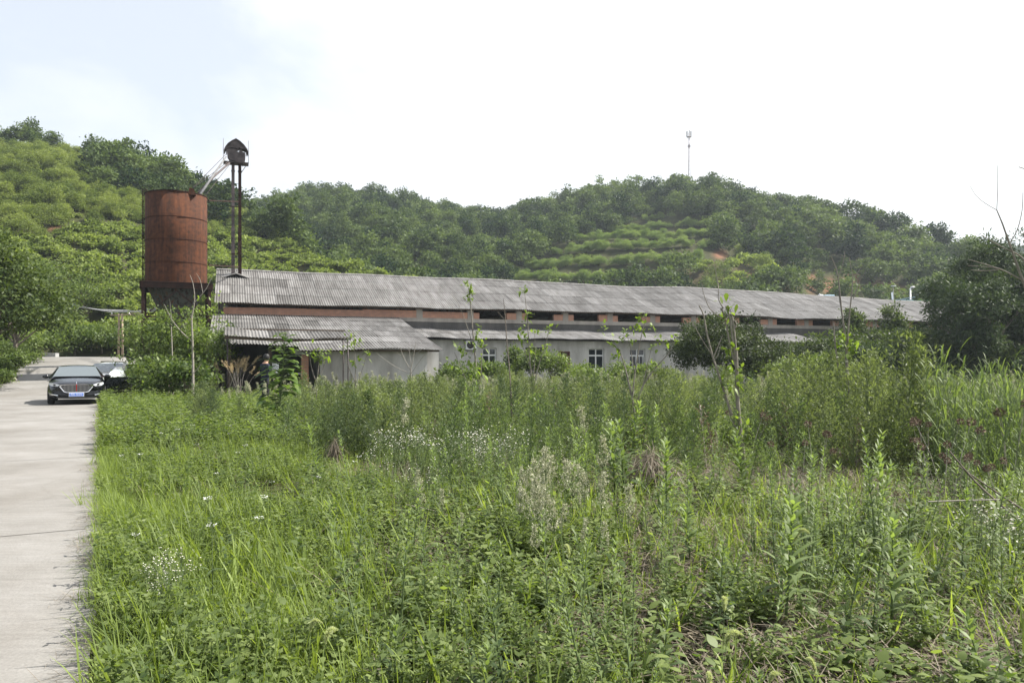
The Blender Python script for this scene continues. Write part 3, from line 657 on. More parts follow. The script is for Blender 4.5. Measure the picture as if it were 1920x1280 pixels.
def window(x0, x1, z0, z1, y, parent, bars=0):
    mb = MB(); w = 0.07; yf = y + 0.13; yb = y + 0.2; xm = (x0 + x1) / 2; zt = z0 + (z1 - z0) * 0.66
    mb.box(x0 + 0.001, x0 + w, yf, yb, z0, z1); mb.box(x1 - w, x1 - 0.001, yf, yb, z0, z1); mb.box(x0 + w, x1 - w, yf, yb, z1 - w, z1); mb.box(x0 + w, x1 - w, yf, yb, z0 + 0.001, z0 + w)
    mb.box(x0 + w, x1 - w, yf + 0.003, yb - 0.003, zt - 0.05, zt + 0.05)
    mb.box(xm - 0.045, xm + 0.045, yf + 0.006, yb - 0.006, z0 + w, zt - 0.05); mb.box(xm - 0.04, xm + 0.04, yf + 0.006, yb - 0.006, zt + 0.05, z1 - w)
    for b in range(bars):
        xb = x0 + w + (x1 - x0 - 2 * w) * (b + 0.5) / bars; mb.box(xb - 0.012, xb + 0.012, y + 0.015, y + 0.035, z0 + w, zt)
    f = mb.build('window', M['upvc'], parent)
    mb = MB(); mb.box(x0 + w, x1 - w, yf + 0.03, yf + 0.036, z0 + w, z1 - w); mb.build('pane', M['pane'], f)
    mb = MB(); mb.box(x0 - 0.06, x1 + 0.06, y - 0.05, y + 0.125, z0 - 0.07, z0 - 0.003); mb.build('sill', M['ledge'], f)
for k, w in enumerate(wins): window(*w, YW, lt, bars=4 if k == 2 else 0)
a, b, z0, z1 = dks[2]
mb = MB(); mb.box(a + 0.03, b - 0.03, YW + 0.1, YW + 0.15, 0.0, z1 - 0.03); dr = mb.build('door', M['red_door'], lt)
mb = MB(); mb.box(b - 0.14, b - 0.09, YW + 0.05, YW + 0.1, 1.0, 1.14); mb.build('handle', M['steel'], dr)
a, b, z0, z1 = dks[1]
mb = MB(); mb.box(a - 0.0, a + 0.08, YW + 0.06, YW + 0.16, 0, z1); mb.box(b - 0.08, b, YW + 0.06, YW + 0.16, 0, z1); mb.box(a + 0.08, b - 0.08, YW + 0.06, YW + 0.16, z1 - 0.08, z1)
mb.build('door_frame', M['red_door'], lt)
mb = MB(); mb.box(b - 0.14, b - 0.09, YW + 0.17, YW + 0.95, 0.05, z1 - 0.1); mb.build('door', M['red_door'], lt)
mb = MB(); mb.box(0.3, LL - 0.3, YW + 0.25, -0.02, 0.01, 0.05); mb.build('floor_slab', M['concrete_block'], lt)

# outdoor unit of an air conditioner on the lean-to wall
ax0, ax1 = lx(871, YW), lx(892, YW)
ac = empty('air_conditioner', bp(ax0, YW - 0.02, 2.35), BR); tag(ac, 'white air conditioner unit on the lean-to wall under the eave', 'air conditioner')
w_ = ax1 - ax0
mb = MB(); mb.box(0, w_, -0.34, -0.02, 0.02, 0.62); mb.build('casing', M['upvc'], ac, bevel=0.02)
mb = MB(); mb.lathe([(0.235, -0.005), (0.235, 0.012), (0.2, 0.016), (0.06, 0.018), (0.0, 0.018)], 24); g = mb.build('fan_grille', M['dark_trim'], ac); g.rotation_euler = (R(90), 0, 0); g.location = (w_ * 0.38, -0.345, 0.32)
for q in (0.12, w_ - 0.12):
    mb = MB(); mb.bar((q, 0.02, -0.02), (q, -0.36, -0.02), 0.04); mb.bar((q, 0.0, -0.3), (q, -0.32, -0.045), 0.03); mb.build('bracket', M['steel'], ac)

# ---- the front annex with its wide shallow roof
an = empty('annex', bp(0, 0, 0), BR)
tag(an, 'squat front annex with wide corrugated roof and blank grey wall, porch open at its left', 'outbuilding')
sag_an = lambda x, v: 0.05 * np.sin(x * 0.9 + 0.5) * (1 - v) - 0.05 * np.exp(-((x - 4) / 2) ** 2) * (1 - v)
link('roof', np_mesh('annex_roof', sheets(3.6, 10.85, ((-11.45, 2.24), (-0.08, 4.5)), 6, 0.9, rng, sag_an, base_t=0.5), [M['roofing']], True), an)
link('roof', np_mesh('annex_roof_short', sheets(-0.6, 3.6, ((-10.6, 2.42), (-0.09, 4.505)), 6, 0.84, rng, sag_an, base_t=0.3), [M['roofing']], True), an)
mb = MB(); wx0, wx1 = lx(600, -10.85), lx(801, -10.85)
mb.box(wx0, wx1, -10.85, -10.6, -0.5, 2.2); mb.box(wx0, wx0 + 0.24, -10.6, -5.5, -0.5, 2.2)
mb.box(wx1 + 0.0, wx1 + 0.95, -9.6, -9.36, -0.5, 2.45); mb.box(wx1 - 0.24, wx1, -10.6, -9.6, -0.5, 2.2)
mb.build('wall', M['plaster'], an)
mb = MB(); mb.box(-0.3, wx0, -5.6, -5.4, -0.5, 3.3); mb.box(-0.3, -0.1, -10.2, -5.6, -0.5, 2.4); mb.build('porch_wall', M['dark_wall'], an)
mb = MB(); mb.box(lx(553, -10.7), lx(584, -10.7), -10.8, -10.5, 1.95, 2.2); mb.build('lintel', M['concrete_block'], an)
mb = MB(); mb.box(wx0 - 0.9, wx0 - 0.55, -10.8, -10.5, -0.5, 1.95); mb.build('pillar', M['brick'], an)
mb = MB(); mb.box(lx(540, -10.4), wx0 - 0.9, -10.5, -10.38, 0.95, 1.05); mb.build('counter_rail', M['upvc'], an)
for q in (0.3, 2.2):
    mb = MB(); mb.box(q, q + 0.16, -10.4, -10.24, -0.5, 2.4); mb.build('post', M['timber'], an)
mb = MB()
for y in (-11.2, -9.2, -7.2, -5.2, -3.2, -1.2):
    z = 2.24 + (y + 11.45) / 11.37 * 2.26 - 0.12; mb.bar((3.7 if y < -10.7 else -0.5, y, z), (10.7, y, z), 0.09, 0.1)
mb.build('purlins', M['timber'], an)

# ---- sagging canopy in front of the annex
cn = empty('canopy', bp(0, 0, 0), BR); tag(cn, 'thin sagging corrugated canopy on slender posts before the annex roof', 'canopy')
sag_c = lambda x, v: -0.10 * np.sin((x - 0.7) / 6.0 * np.pi) + 0.02 * np.sin(x * 3)
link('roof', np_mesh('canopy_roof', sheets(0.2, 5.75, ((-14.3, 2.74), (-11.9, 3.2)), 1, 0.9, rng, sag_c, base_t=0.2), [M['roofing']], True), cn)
mb = MB(); mb.bar((0.2, -14.2, 2.68), (2.8, -14.2, 2.57), 0.06, 0.14); mb.bar((2.8, -14.2, 2.57), (5.7, -14.2, 2.68), 0.06, 0.14); mb.bar((0.2, -12.2, 3.12), (5.7, -12.2, 3.12), 0.07); mb.build('beam_and_shade_board', M['timber'], cn)  # front boards added as a dark line for the shade below the canopy edge
for x, y in ((5.6, -13.85), (0.3, -13.85), (5.6, -12.2), (0.3, -12.2)):
    mb = MB(); mb.tube([(x, y, -0.4), (x + 0.02, y, 1.4), (x, y, 2.66 if y < -13 else 3.1)], 0.03, 8); mb.build('post', M['dark_steel'], cn)

# ------------------------------------------------------------------ silo
SX, SY = (331 - 960) / FPX * 45.6, 45.6
sl = empty('silo', (SX, SY, gz(SX, SY)), R(24)); tag(sl, 'tall rust red cylindrical silo on a legged steel platform beside the shed', 'silo')
sz = gz(SX, SY)
zb_, zt_ = 6.17 - sz, 11.39 - sz
mb = MB(); rs = 1.70; mb.lathe([(rs, zb_), (rs, zb_ + 2.6), (rs, zt_), (rs - 0.03, zt_), (rs - 0.03, zb_)], 64); mb.build('tank', M['rust'], sl)
for zz in (7.36, 8.67, 9.95):
    mb = MB(); mb.lathe([(rs + 0.002, zz - sz - 0.025), (rs + 0.022, zz - sz - 0.025), (rs + 0.022, zz - sz + 0.02), (rs + 0.002, zz - sz + 0.02)], 64, closed=True, smooth=False); mb.build('band', M['rust_band'], sl)
mb = MB(); mb.lathe([(rs - 0.06, zt_), (rs + 0.03, zt_), (rs + 0.03, zt_ + 0.05), (rs - 0.06, zt_ + 0.05)], 64, closed=True, smooth=False); mb.build('rim', M['rust_dark'], sl)
mb = MB(); h_ = 1.84
for s in (-1, 1):
    mb.box(-h_, h_, s * h_ - 0.09, s * h_ + 0.09, zb_ - 0.38, zb_ - 0.06); mb.box(s * h_ - 0.09, s * h_ + 0.09, -h_ + 0.09, h_ - 0.09, zb_ - 0.38, zb_ - 0.06)
mb.box(-h_ + 0.1, h_ - 0.1, -h_ + 0.1, h_ - 0.1, zb_ - 0.12, zb_ - 0.07)
for s in (-1, 1):
    mb.box(-h_ - 0.02, h_ + 0.02, s * h_ - 0.14, s * h_ + 0.14, zb_ - 0.06, zb_ - 0.02)
mb.build('platform', M['rust_dark'], sl)
mb = MB(); mb.lathe([(1.64, zb_ - 0.13), (0.95, zb_ - 1.6), (0.28, zb_ - 3.05), (0.28, zb_ - 3.5), (0.2, zb_ - 3.5)], 40); mb.build('hopper', M['rust_patina'], sl)
for sx in (-1, 1):
    for sy in (-1, 1):
        mb = MB(); mb.box(sx * 1.74 - 0.09, sx * 1.74 + 0.09, sy * 1.74 - 0.09, sy * 1.74 + 0.09, -0.4, zb_ - 0.38); mb.build('leg', M['rust_dark'], sl)
mb = MB()
for s in (-1, 1):
    mb.bar((-1.74, s * 1.74, zb_ - 2.0), (1.74, s * 1.74, zb_ - 2.0), 0.08); mb.bar((-1.74, s * 1.74, zb_ - 2.0), (0, s * 1.77, zb_ - 0.5), 0.07); mb.bar((1.74, s * 1.74, zb_ - 2.0), (0, s * 1.77, zb_ - 0.5), 0.07)
    mb.bar((s * 1.74, -1.64, zb_ - 2.0), (s * 1.74, 1.64, zb_ - 2.0), 0.07)
mb.build('brace', M['rust_dark'], sl)
mb = MB(); ang = math.atan2(-0.25, -0.97) - R(24); c_, s_ = math.cos(ang), math.sin(ang)
for o in (-0.2, 0.2):
    p = lambda r, z: (c_ * r - s_ * o, s_ * r + c_ * o, z)
    mb.tube([p(rs + 0.12, 2.0), p(rs + 0.12, zt_ + 0.35), p(rs - 0.05, zt_ + 0.35), p(rs - 0.1, zt_ + 0.05)], 0.022, 6)
zz = 2.1
while zz < zt_ + 0.1:
    mb.bar((c_ * (rs + 0.12) + s_ * 0.2, s_ * (rs + 0.12) - c_ * 0.2, zz), (c_ * (rs + 0.12) - s_ * 0.2, s_ * (rs + 0.12) + c_ * 0.2, zz), 0.025); zz += 0.33
mb.build('ladder', M['rust_dark'], sl)
mb = MB(); a0 = R(-62); px_, py_ = rs * math.cos(a0) * 0.96, rs * math.sin(a0) * 0.96
mb.prism([(px_ - 0.2, zt_ - 0.1), (px_ + 0.25, zt_ - 0.15), (px_ + 0.16, zt_ + 0.2), (px_ - 0.08, zt_ + 0.3)], py_ - 0.15, py_ + 0.2); mb.build('inlet_flange', M['rust'], sl)

# ------------------------------------------------------------------ grain elevator through the shed roof
ex, ey = 0.75, 4.7
ex_w = bp(ex, ey)
el = empty('grain_elevator', (ex_w[0], ex_w[1], 0), BR); tag(el, 'tall twin duct grain elevator with gabled head rising through the shed roof', 'grain elevator')
for k, x in enumerate((-0.19, 0.24)):
    mb = MB(); mb.box(x - 0.115, x + 0.115, -0.11, 0.11, 0, 10.6); mb.box(x - 0.1, x + 0.1, -0.1, 0.1, 10.6, 15.0)
    for z in (8.4, 9.9, 11.4, 12.9, 14.4): mb.box(x - 0.13, x + 0.13, -0.13, 0.13, z, z + 0.05)
    mb.build('duct', M['rust_dark'] if k else M['dark_steel'], el)
mb = MB()
E_ = [(-0.42, 15.08), (-0.64, 15.35), (-0.68, 15.78), (-0.04, 15.84), (0.02, 15.78), (0.1, 15.62), (0.2, 15.62), (0.26, 15.8), (0.4, 15.78), (0.5, 15.66), (0.68, 15.64), (0.70, 15.3), (0.66, 15.05), (0.5, 14.86), (0.42, 15.0), (0.05, 14.98), (-0.2, 15.06)]
mb.prism([(x * .84, z) for x, z in E_], -0.4, 0.4); mb.build('head', M['dark_steel'], el)
mb = MB()
AR = [(-0.86, 15.68), (-0.76, 15.9), (-0.58, 16.15), (-0.3, 16.36), (0, 16.52), (0.3, 16.36), (0.58, 16.13), (0.78, 15.88), (0.88, 15.66)]; AR = [(x * .9, z) for x, z in AR]
mb.prism(AR + [(x * .94, z - .05) for x, z in AR[::-1]], -0.5, 0.5); mb.build('head_roof', M['dark_steel'], el)
mb = MB(); mb.prism([(x * .93, z - .06) for x, z in AR[1:-1]] + [(0.66, 15.82), (0.45, 15.9), (0.3, 15.86), (0.22, 15.95), (0.05, 15.88), (-0.3, 15.9), (-0.62, 15.8)], -0.4, 0.4); mb.build('gable_sheet', M['dark_steel'], el)
for x in (-0.6, 0.12, 0.64):
    mb = MB(); mb.box(x - .03, x + .03, -.38, -.3, 15.4, 15.95); mb.build('head_post', M['dark_steel'], el)
mb = MB()
for x in (-0.8, 0.78): mb.tube([(x, -0.45, 14.95), (x, -0.45, 16.45)], 0.015, 6)
mb.box(-0.8, 0.8, -0.5, 0.45, 14.92, 14.96); mb.bar((0.78, -0.45, 15.0), (0.3, -0.45, 14.2), 0.04)
mb.build('platform', M['dark_steel'], el)
# spouts and stays run to the silo top (world points turned into local)
inv = Matrix.Rotation(-BR, 4, 'Z')
def loc(w): return tuple(inv @ (Vector(w) - Vector((ex_w[0], ex_w[1], 0))))
def wp(px, py, Y): return ((px - 960) / FPX * Y, Y, CAMZ + (HZ - py) / FPX * Y)
mb = MB(); mb.tube([loc(wp(424, 294, 51.2)), loc(wp(403, 324, 48.8)), loc(wp(375, 365, 45.6))], [0.045, 0.065, 0.085], 10); mb.build('spout', M['steel'], el)
mb = MB(); mb.tube([loc(wp(431, 305, 51.3)), loc(wp(400, 332, 48.8)), loc(wp(372, 362, 46.2))], [0.07, 0.07, 0.07], 10); mb.build('spout', M['dark_steel'], el)
mb = MB()
for a, b in (((423, 290, 51.2), (362, 352, 45.8)), ((429, 302, 51.2), (366, 350, 46.5)), ((431, 308, 51.2), (384, 368, 46.6))): mb.tube([loc(wp(*a)), loc(wp(*b))], 0.018, 5)
mb.build('stay', M['dark_steel'], el)
for a, b in (((391, 376, 46.0), (446, 378, 51.4)), ((391, 497, 46.2), (447, 500, 51.4))):
    mb = MB(); mb.bar(loc(wp(*a)), loc(wp(*b)), 0.07); mb.build('brace', M['rust_dark'], el)
for z in (8.85, 12.0):
    mb = MB(); mb.bar((-0.4, -0.16, z), (0.45, -0.16, z), 0.05); mb.build('tie', M['rust_dark'], el)
mb = MB()
for s in (-1, 1):
    mb.add([(s * 0.9, -0.5, 7.2), (0, -0.5, 7.5), (0, 0.6, 7.75), (s * 0.9, 0.6, 7.6), (s * 0.9, -0.5, 7.16), (0, -0.5, 7.46), (0, 0.6, 7.71), (s * 0.9, 0.6, 7.56)], [(0, 1, 2, 3), (4, 7, 6, 5), (0, 4, 5, 1), (0, 3, 7, 4)])
mb.build('roof_boot', M['roofing'], el)

# ------------------------------------------------------------------ far small things
pf = empty('pole_frame', at(226, 57)); tag(pf, 'pair of wooden poles with a crossarm carrying wires beyond the road', 'pole')
Hp = 3.3
for dx in (-0.14, 0.14):
    mb = MB(); mb.tube([(dx, 0, -0.3), (dx + 0.01, 0, Hp * 0.5), (dx * 0.8, 0, Hp)], [0.085, 0.08, 0.07], 8); mb.build('pole', M['pole_wood'], pf)
mb = MB(); mb.bar((-0.75, 0, Hp - 0.12), (0.75, 0, Hp - 0.05), 0.09); mb.build('crossarm', M['pole_wood'], pf)
for dx in (-0.65, 0.65):
    mb = MB(); mb.lathe([(0.0, 0.0), (0.04, 0.01), (0.05, 0.06), (0.03, 0.12), (0.0, 0.14)], 10, (dx, 0)); o = mb.build('insulator', M['white_post'], pf); o.location = (0, 0, Hp - 0.06)
px0 = Vector(at(226, 57)) + Vector((0, 0, Hp + 0.1))
mb = MB()
for k, dz in enumerate((0, 0.12, 0.25, 0.36)):
    a = Vector(wp(134, 569 + 2 * k, 57.5)); b = px0 + Vector((-0.6 + 0.4 * k, 0, dz * 0.4)); c = Vector(wp(292, 578 + 2.2 * k, 50))
    mb.tube([a, a.lerp(b, 0.5) - Vector((0, 0, 0.07)), b], 0.022, 5); mb.tube([b, b.lerp(c, 0.5) - Vector((0, 0, 0.08)), c], 0.022, 5)
tag(mb.build('overhead_wires', M['cable']), 'grey overhead wires strung across the pair of wooden poles', 'wires')
mb = MB(); mb.box(-0.48, 0.48, -0.25, 0.25, -0.1, 0.33); o = mb.build('concrete_block', M['concrete_block'], loc=at(96, 60.5), bevel=0.02); tag(o, 'small grey concrete block at the far end of the road', 'block')

mx_, my_ = (1292 - 960) / FPX * 226, 226
ms = empty('radio_mast', (mx_, my_, gz(mx_, my_))); tag(ms, 'thin lattice radio mast standing on the hilltop', 'mast')
mb = MB(); Hm = 17.8; zs = np.linspace(0, Hm, 15)
def mr(z): return 0.42 - 0.26 * z / Hm
for k in range(3):
    a = 2 * math.pi * k / 3; mb.tube([(mr(z) * math.cos(a), mr(z) * math.sin(a), z) for z in (0, Hm)], 0.055, 5)
    b = 2 * math.pi * (k + 1) / 3
    for z0, z1 in zip(zs[:-1], zs[1:]): mb.bar((mr(z0) * math.cos(a), mr(z0) * math.sin(a), z0), (mr(z1) * math.cos(b), mr(z1) * math.sin(b), z1), 0.05)
mb.build('lattice', M['mast'], ms)
for k in range(3):
    a = 2 * math.pi * k / 3 + 0.4
    mb = MB(); mb.box(-0.15, 0.15, -0.08, 0.08, 0, 1.7); o = mb.build('antenna', M['steel'], ms); o.location = (0.65 * math.cos(a), 0.65 * math.sin(a), Hm - 1.2); o.rotation_euler = (0, 0, a)
mb = MB(); mb.lathe([(0.75, 0), (0.75, 0.08), (0.1, 0.08), (0.1, 0)], 16, closed=True); o = mb.build('platform', M['mast'], ms); o.location = (0, 0, Hm - 1.3)
mb = MB(); mb.tube([(0, 0, Hm - 0.1), (0, 0, Hm + 1.2)], 0.04, 5); mb.build('whip_aerial', M['mast'], ms)
mb = MB(); mb.box(-0.35, 0.35, -0.3, 0.3, Hm - 4.3, Hm - 3.6); mb.build('equipment_box', M['mast'], ms)

def far(px, py, Y): return wp(px, py, Y)
b0 = far(1707, 566, 92)
lp = empty('lamp_post', (b0[0], b0[1], gz(b0[0], b0[1]))); tag(lp, 'white lamp post with one bent arm behind the shed roof', 'lamp post'); Hl = far(1707, 541, 92)[2] - lp.location.z
mb = MB(); mb.tube([(0, 0, 0), (0, 0, Hl)], [0.13, 0.09], 10); mb.build('post', M['white_post'], lp)
mb = MB(); mb.tube([(0, 0, Hl - 0.05), (0.08, 0, Hl + 0.2), (0.5, 0, Hl + 0.22)], 0.07, 8); mb.build('arm', M['white_post'], lp)
mb = MB(); mb.box(0.12, 0.62, -0.14, 0.14, Hl - 0.02, Hl + 0.14); mb.build('lamp_head', M['steel'], lp, bevel=0.03)
b0 = far(1690, 566, 90)
bs = empty('blue_shed', (b0[0], b0[1], gz(b0[0], b0[1]))); tag(bs, 'pale blue sheet metal hut peeping over the shed ridge', 'hut'); z1 = far(1690, 559, 90)[2] - bs.location.z
mb = MB(); mb.box(-0.7, 0.8, -1.2, 1.2, 0, z1 - 0.25); mb.build('wall', M['sky_blue'], bs)
mb = MB(); mb.prism([(-0.9, z1 - 0.3), (0.95, z1), (0.95, z1 + 0.07), (-0.9, z1 - 0.23)], -1.4, 1.4); mb.build('roof', M['sky_blue'], bs)
b0 = far(1674, 560, 91)
bn = empty('banner_post', (b0[0], b0[1], gz(b0[0], b0[1]))); tag(bn, 'narrow white banner on a thin post behind the shed roof', 'banner'); z1 = far(1674, 536, 91)[2] - bn.location.z
mb = MB(); mb.tube([(0, 0, 0), (0.05, 0, z1)], 0.05, 8); mb.build('post', M['steel'], bn)
mb = MB(); mb.add([(-0.12, -0.02, z1 - 1.6), (0.14, -0.02, z1 - 1.6), (0.06, -0.02, z1 - 0.75), (-0.2, -0.02, z1 - 0.75), (-0.12, 0.02, z1 - 1.6), (0.14, 0.02, z1 - 1.6), (0.06, 0.02, z1 - 0.75), (-0.2, 0.02, z1 - 0.75)], [(0, 1, 2, 3), (7, 6, 5, 4), (0, 4, 5, 1), (1, 5, 6, 2), (2, 6, 7, 3), (3, 7, 4, 0)])
mb.build('banner_cloth', M['white_post'], bn)
mb = MB(); mb.box(-0.2, 0.35, -0.1, 0.1, z1 - 0.05, z1 + 0.03); mb.build('solar_cap', M['white_post'], bn)
b0 = far(1548, 556, 86)
bt = empty('roof_tank', (b0[0], b0[1], gz(b0[0], b0[1]))); tag(bt, 'blue and white tank showing over the shed ridge', 'tank'); z1 = far(1548, 553, 86)[2] - bt.location.z
mb = MB(); mb.box(-0.3, 0.85, -0.5, 0.5, z1 - 1.2, z1); mb.build('body', M['sky_blue'], bt, bevel=0.1)
mb = MB(); mb.tube([(-0.75, 0, z1 + 0.05), (-0.6, 0, z1 - 0.02), (-0.3, 0, z1 - 0.06)], [0.13, 0.1, 0.1], 8); mb.build('outlet', M['white_post'], bt)
mb = MB(); 
for q in (-0.25, 0.8): mb.box(q - 0.04, q + 0.04, -0.45, 0.45, 0, z1 - 1.2)
mb.build('stand', M['steel'], bt)
b0 = far(1735, 570, 88)
fn = empty('green_fence', (b0[0], b0[1], gz(b0[0], b0[1]))); tag(fn, 'green mesh fence behind the far end of the shed roof', 'fence'); z1 = far(1735, 562, 88)[2] - fn.location.z
for k in range(7):
    mb = MB(); mb.box(-2.2 + k * 0.8, -2.14 + k * 0.8, -0.03, 0.03, 0, z1 + 0.05); mb.build('post', M['fence_green'], fn)
mb = MB()
for k in range(24): mb.box(-2.15 + k * 0.2, -2.12 + k * 0.2, -0.012, 0.012, 0.3, z1 - 0.04)
for k in range(8): mb.box(-2.2, 2.7, -0.02, -0.013, 0.3 + k * (z1 - 0.4) / 7, 0.33 + k * (z1 - 0.4) / 7)
mb.build('mesh_panel', M['fence_green'], fn)
# ------------------------------------------------------------------ cars (front at y=0 looking along -y)
def build_car(name, paint, w, rz, label, door_open=False, plate=None):
    car = empty(name, w, rz); tag(car, label, 'car', 'cars parked on the concrete road')
    ST = [(0.0, .66, .34, .60), (.05, .80, .26, .70), (.22, .885, .21, .785), (.6, .93, .2, .865), (1.1, .945, .2, .925), (1.5, .95, .2, .965), (2.4, .955, .2, .975), (3.6, .95, .2, .99), (4.3, .935, .24, 1.03), (4.75, .89, .3, 1.02), (4.95, .78, .42, .86)]
    mb = MB(); rows = []
    for y, hw, zb, zt in ST:
        half = [(0, zb), (hw * .8, zb), (hw * .95, zb + .07), (hw * .995, zb + .2), (hw, zb + (zt - zb) * .55), (hw * .975, zt - .11), (hw * .9, zt - .025), (hw * .55, zt + .02), (0, zt + .035)]
        yo = [0.0, 0.0, .02, .03, .03, .03, .02, 0, 0] if y < 0.1 else [0] * 9
        sec = [(x, y + dy_ + (0.28 * (abs(x) / .9) ** 3 if y < 0.25 else 0), z) for (x, z), dy_ in zip(half, yo)] 
        rows.append(sec + [(-x, yy, z) for x, yy, z in sec[-2:0:-1]])
    n = len(rows[0])
    vs = [p for r_ in rows for p in r_]
    fs = [(i * n + k, i * n + (k + 1) % n, (i + 1) * n + (k + 1) % n, (i + 1) * n + k) for i in range(len(rows) - 1) for k in range(n)] + [tuple(range(n)), tuple(range((len(rows) - 1) * n, len(rows) * n))]
    mb.add(vs, fs, True); body = mb.build('body', M[paint], car, subsurf=2)
    # cabin shell and panes
    CS = [(1.32, .98, .86), (2.12, 1.365, .66), (2.5, 1.425, .635), (3.1, 1.43, .63), (3.75, 1.34, .63), (4.5, 1.04, .76)]
    rows = []
    for y, zt, wt in CS:
        zb = 0.93; k_ = (zt - .98) / .45
        sec = [(.90, zb), (wt + .03 + .05 * (1 - k_), max(zb + .01, zt - .085 * max(k_, .1))), (wt * .88, zt - .018), (wt * .45, zt + .004), (0, zt + .012)]
        rows.append([(x, y, z) for x, z in sec] + [(-x, y, z) for x, z in sec[-2::-1]])
    n = len(rows[0]); mb = MB()
    mb.add([p for r_ in rows for p in r_], [(i * n + k, i * n + k + 1, (i + 1) * n + k + 1, (i + 1) * n + k) for i in range(len(rows) - 1) for k in range(n - 1)], True)
    mb.build('roof', M[paint], car)
    def pane(nm, c4, off, mat='car_glass', nu=6):
        a, b, c, d = [Vector(p) for p in c4]; off = Vector(off); mb = MB(); vs = []
        for i in range(nu + 1):
            u = i / nu; bul = 0.05 * (1 - (2 * u - 1) ** 2)
            for v in (0, .5, 1): vs.append(a.lerp(b, u).lerp(d.lerp(c, u), v) + off * (1 + bul * 2))
        mb.add(vs, [(i * 3 + j, i * 3 + 3 + j, i * 3 + 4 + j, i * 3 + 1 + j) for i in range(nu) for j in range(2)], True)
        return mb.build(nm, M[mat], car, fix=False)
    pane('windscreen', [(-.79, 1.37, .985), (.79, 1.37, .985), (.61, 2.10, 1.345), (-.61, 2.10, 1.345)], (0, -.022, .03))
    pane('rear_window', [(.66, 4.42, 1.07), (-.66, 4.42, 1.07), (-.57, 3.8, 1.32), (.57, 3.8, 1.32)], (0, .02, .03))
    for s in (-1, 1):
        pane('side_window', [(s * .885, 1.72, .965), (s * .885, 2.62, .965), (s * .672, 2.58, 1.345), (s * .69, 2.18, 1.30)], (s * .03, 0, .012), nu=4)
        pane('side_window', [(s * .885, 2.68, .965), (s * .885, 3.55, .975), (s * .67, 3.45, 1.33), (s * .672, 2.66, 1.345)], (s * .03, 0, .012), nu=4)
    # wheels
    for y in (.93, 3.88):
        for s in (-1, 1):
            wh = empty('wheel'); wh.parent = car; wh.location = (s * .83, y, .335); wh.rotation_euler = (0, R(90), 0)
            mb = MB(); mb.lathe([(.215, -.11), (.30, -.115), (.335, -.08), (.335, .08), (.30, .115), (.215, .11)], 28, closed=True); mb.build('tyre', M['rubber'], wh)
            mb = MB(); mb.lathe([(0.02, .06 * s), (.2, .09 * s), (.214, .1 * s), (.214, -.1 * s), (.05, 0)], 20); mb.build('rim', M['rim'], wh)
    # face
    G = [(-.285, .745), (.285, .745), (.50, .725), (.545, .67), (.40, .475), (.31, .445), (-.31, .445), (-.40, .475), (-.545, .67), (-.50, .725)]
    fy = lambda x: -.035 + .27 * (abs(x) / .9) ** 3
    mb = MB(); n = len(G); cx_ = [(x * .93, z * .9 + .06) for x, z in G]
    vs = [(x, fy(x) - .035, z) for x, z in G] + [(x, fy(x) - .03, z) for x, z in cx_] + [(x, fy(x) + .06, z) for x, z in G]
    mb.add(vs, [(i, (i + 1) % n, n + (i + 1) % n, n + i) for i in range(n)] + [(i, 2 * n + i, 2 * n + (i + 1) % n, (i + 1) % n) for i in range(n)]); gr = mb.build('grille', M['chrome'], car)
    mb = MB(); mb.add([(x, fy(x) - .012, z) for x, z in cx_], [tuple(range(n))]); mb.build('grille_backing', M['dark_trim'], gr)
    mb = MB()
    for k in range(-11, 12):
        x = k * .042; zt = .715 if abs(x) < .4 else .69; zb = .475 if abs(x) < .33 else .475 + (abs(x) - .33) * 1.1
        mb.box(x - .007, x + .007, fy(x) - .024, fy(x) - .013, zb, zt)
    mb.build('slats', M['rim'], gr)
    mb = MB(); mb.box(-.012, .012, -.078, -.06, .5, .74); mb.build('emblem', M['red_enamel'], gr)
    mb = MB(); mb.bar((0, -.03, .765), (0, .12, .83), .02, .014); mb.build('bonnet_ornament', M['chrome'], car)
    for s in (-1, 1):
        mb = MB(); P_ = [(s * .52, .725), (s * .70, .79), (s * .86, .815), (s * .885, .75), (s * .80, .69), (s * .60, .67)]
        m_ = len(P_); mb.add([(x, fy(x) - .02, z) for x, z in P_] + [(x, fy(x) + .15, z) for x, z in P_], [tuple(range(m_))] + [(i, (i + 1) % m_, m_ + (i + 1) % m_, m_ + i) for i in range(m_)])
        hl = mb.build('headlight', M['lens'], car)
        mb = MB(); mb.box(s * .68 - .05, s * .68 + .05, fy(.68) - .026, fy(.68) - .018, .70, .76); mb.build('bulb_housing', M['dark_trim'], hl)
        mb = MB(); P_ = [(s * .58, .36), (s * .80, .40), (s * .86, .46), (s * .82, .37), (s * .60, .335)]
        m_ = len(P_); mb.add([(x, fy(x) - .01, z) for x, z in P_] + [(x, fy(x) + .1, z) for x, z in P_], [tuple(range(m_))] + [(i, (i + 1) % m_, m_ + (i + 1) % m_, m_ + i) for i in range(m_)]); mb.build('intake_trim', M['chrome'], car)
        mi_ = MB(); mi_.lathe([(0, -.1), (.055, -.085), (.085, -.03), (.088, .03), (.06, .085), (0, .1)], 14); o = mi_.build('wing_mirror', M[paint if paint == 'black_paint' else 'dark_trim'], car)
        o.location = (s * 1.03, 1.55, 1.01); o.rotation_euler = (0, R(90), 0); o.scale = (.8, .9, 1.15)
        mb = MB(); mb.bar((0, 0, s * -.02), (-0.03 / .8, 0.02, s * -.13), .035); mb.build('mirror_arm', M['dark_trim'], o)
    mb = MB(); mb.box(-.62, .62, -.02, .1, .235, .30); mb.build('lower_intake', M['dark_trim'], car)
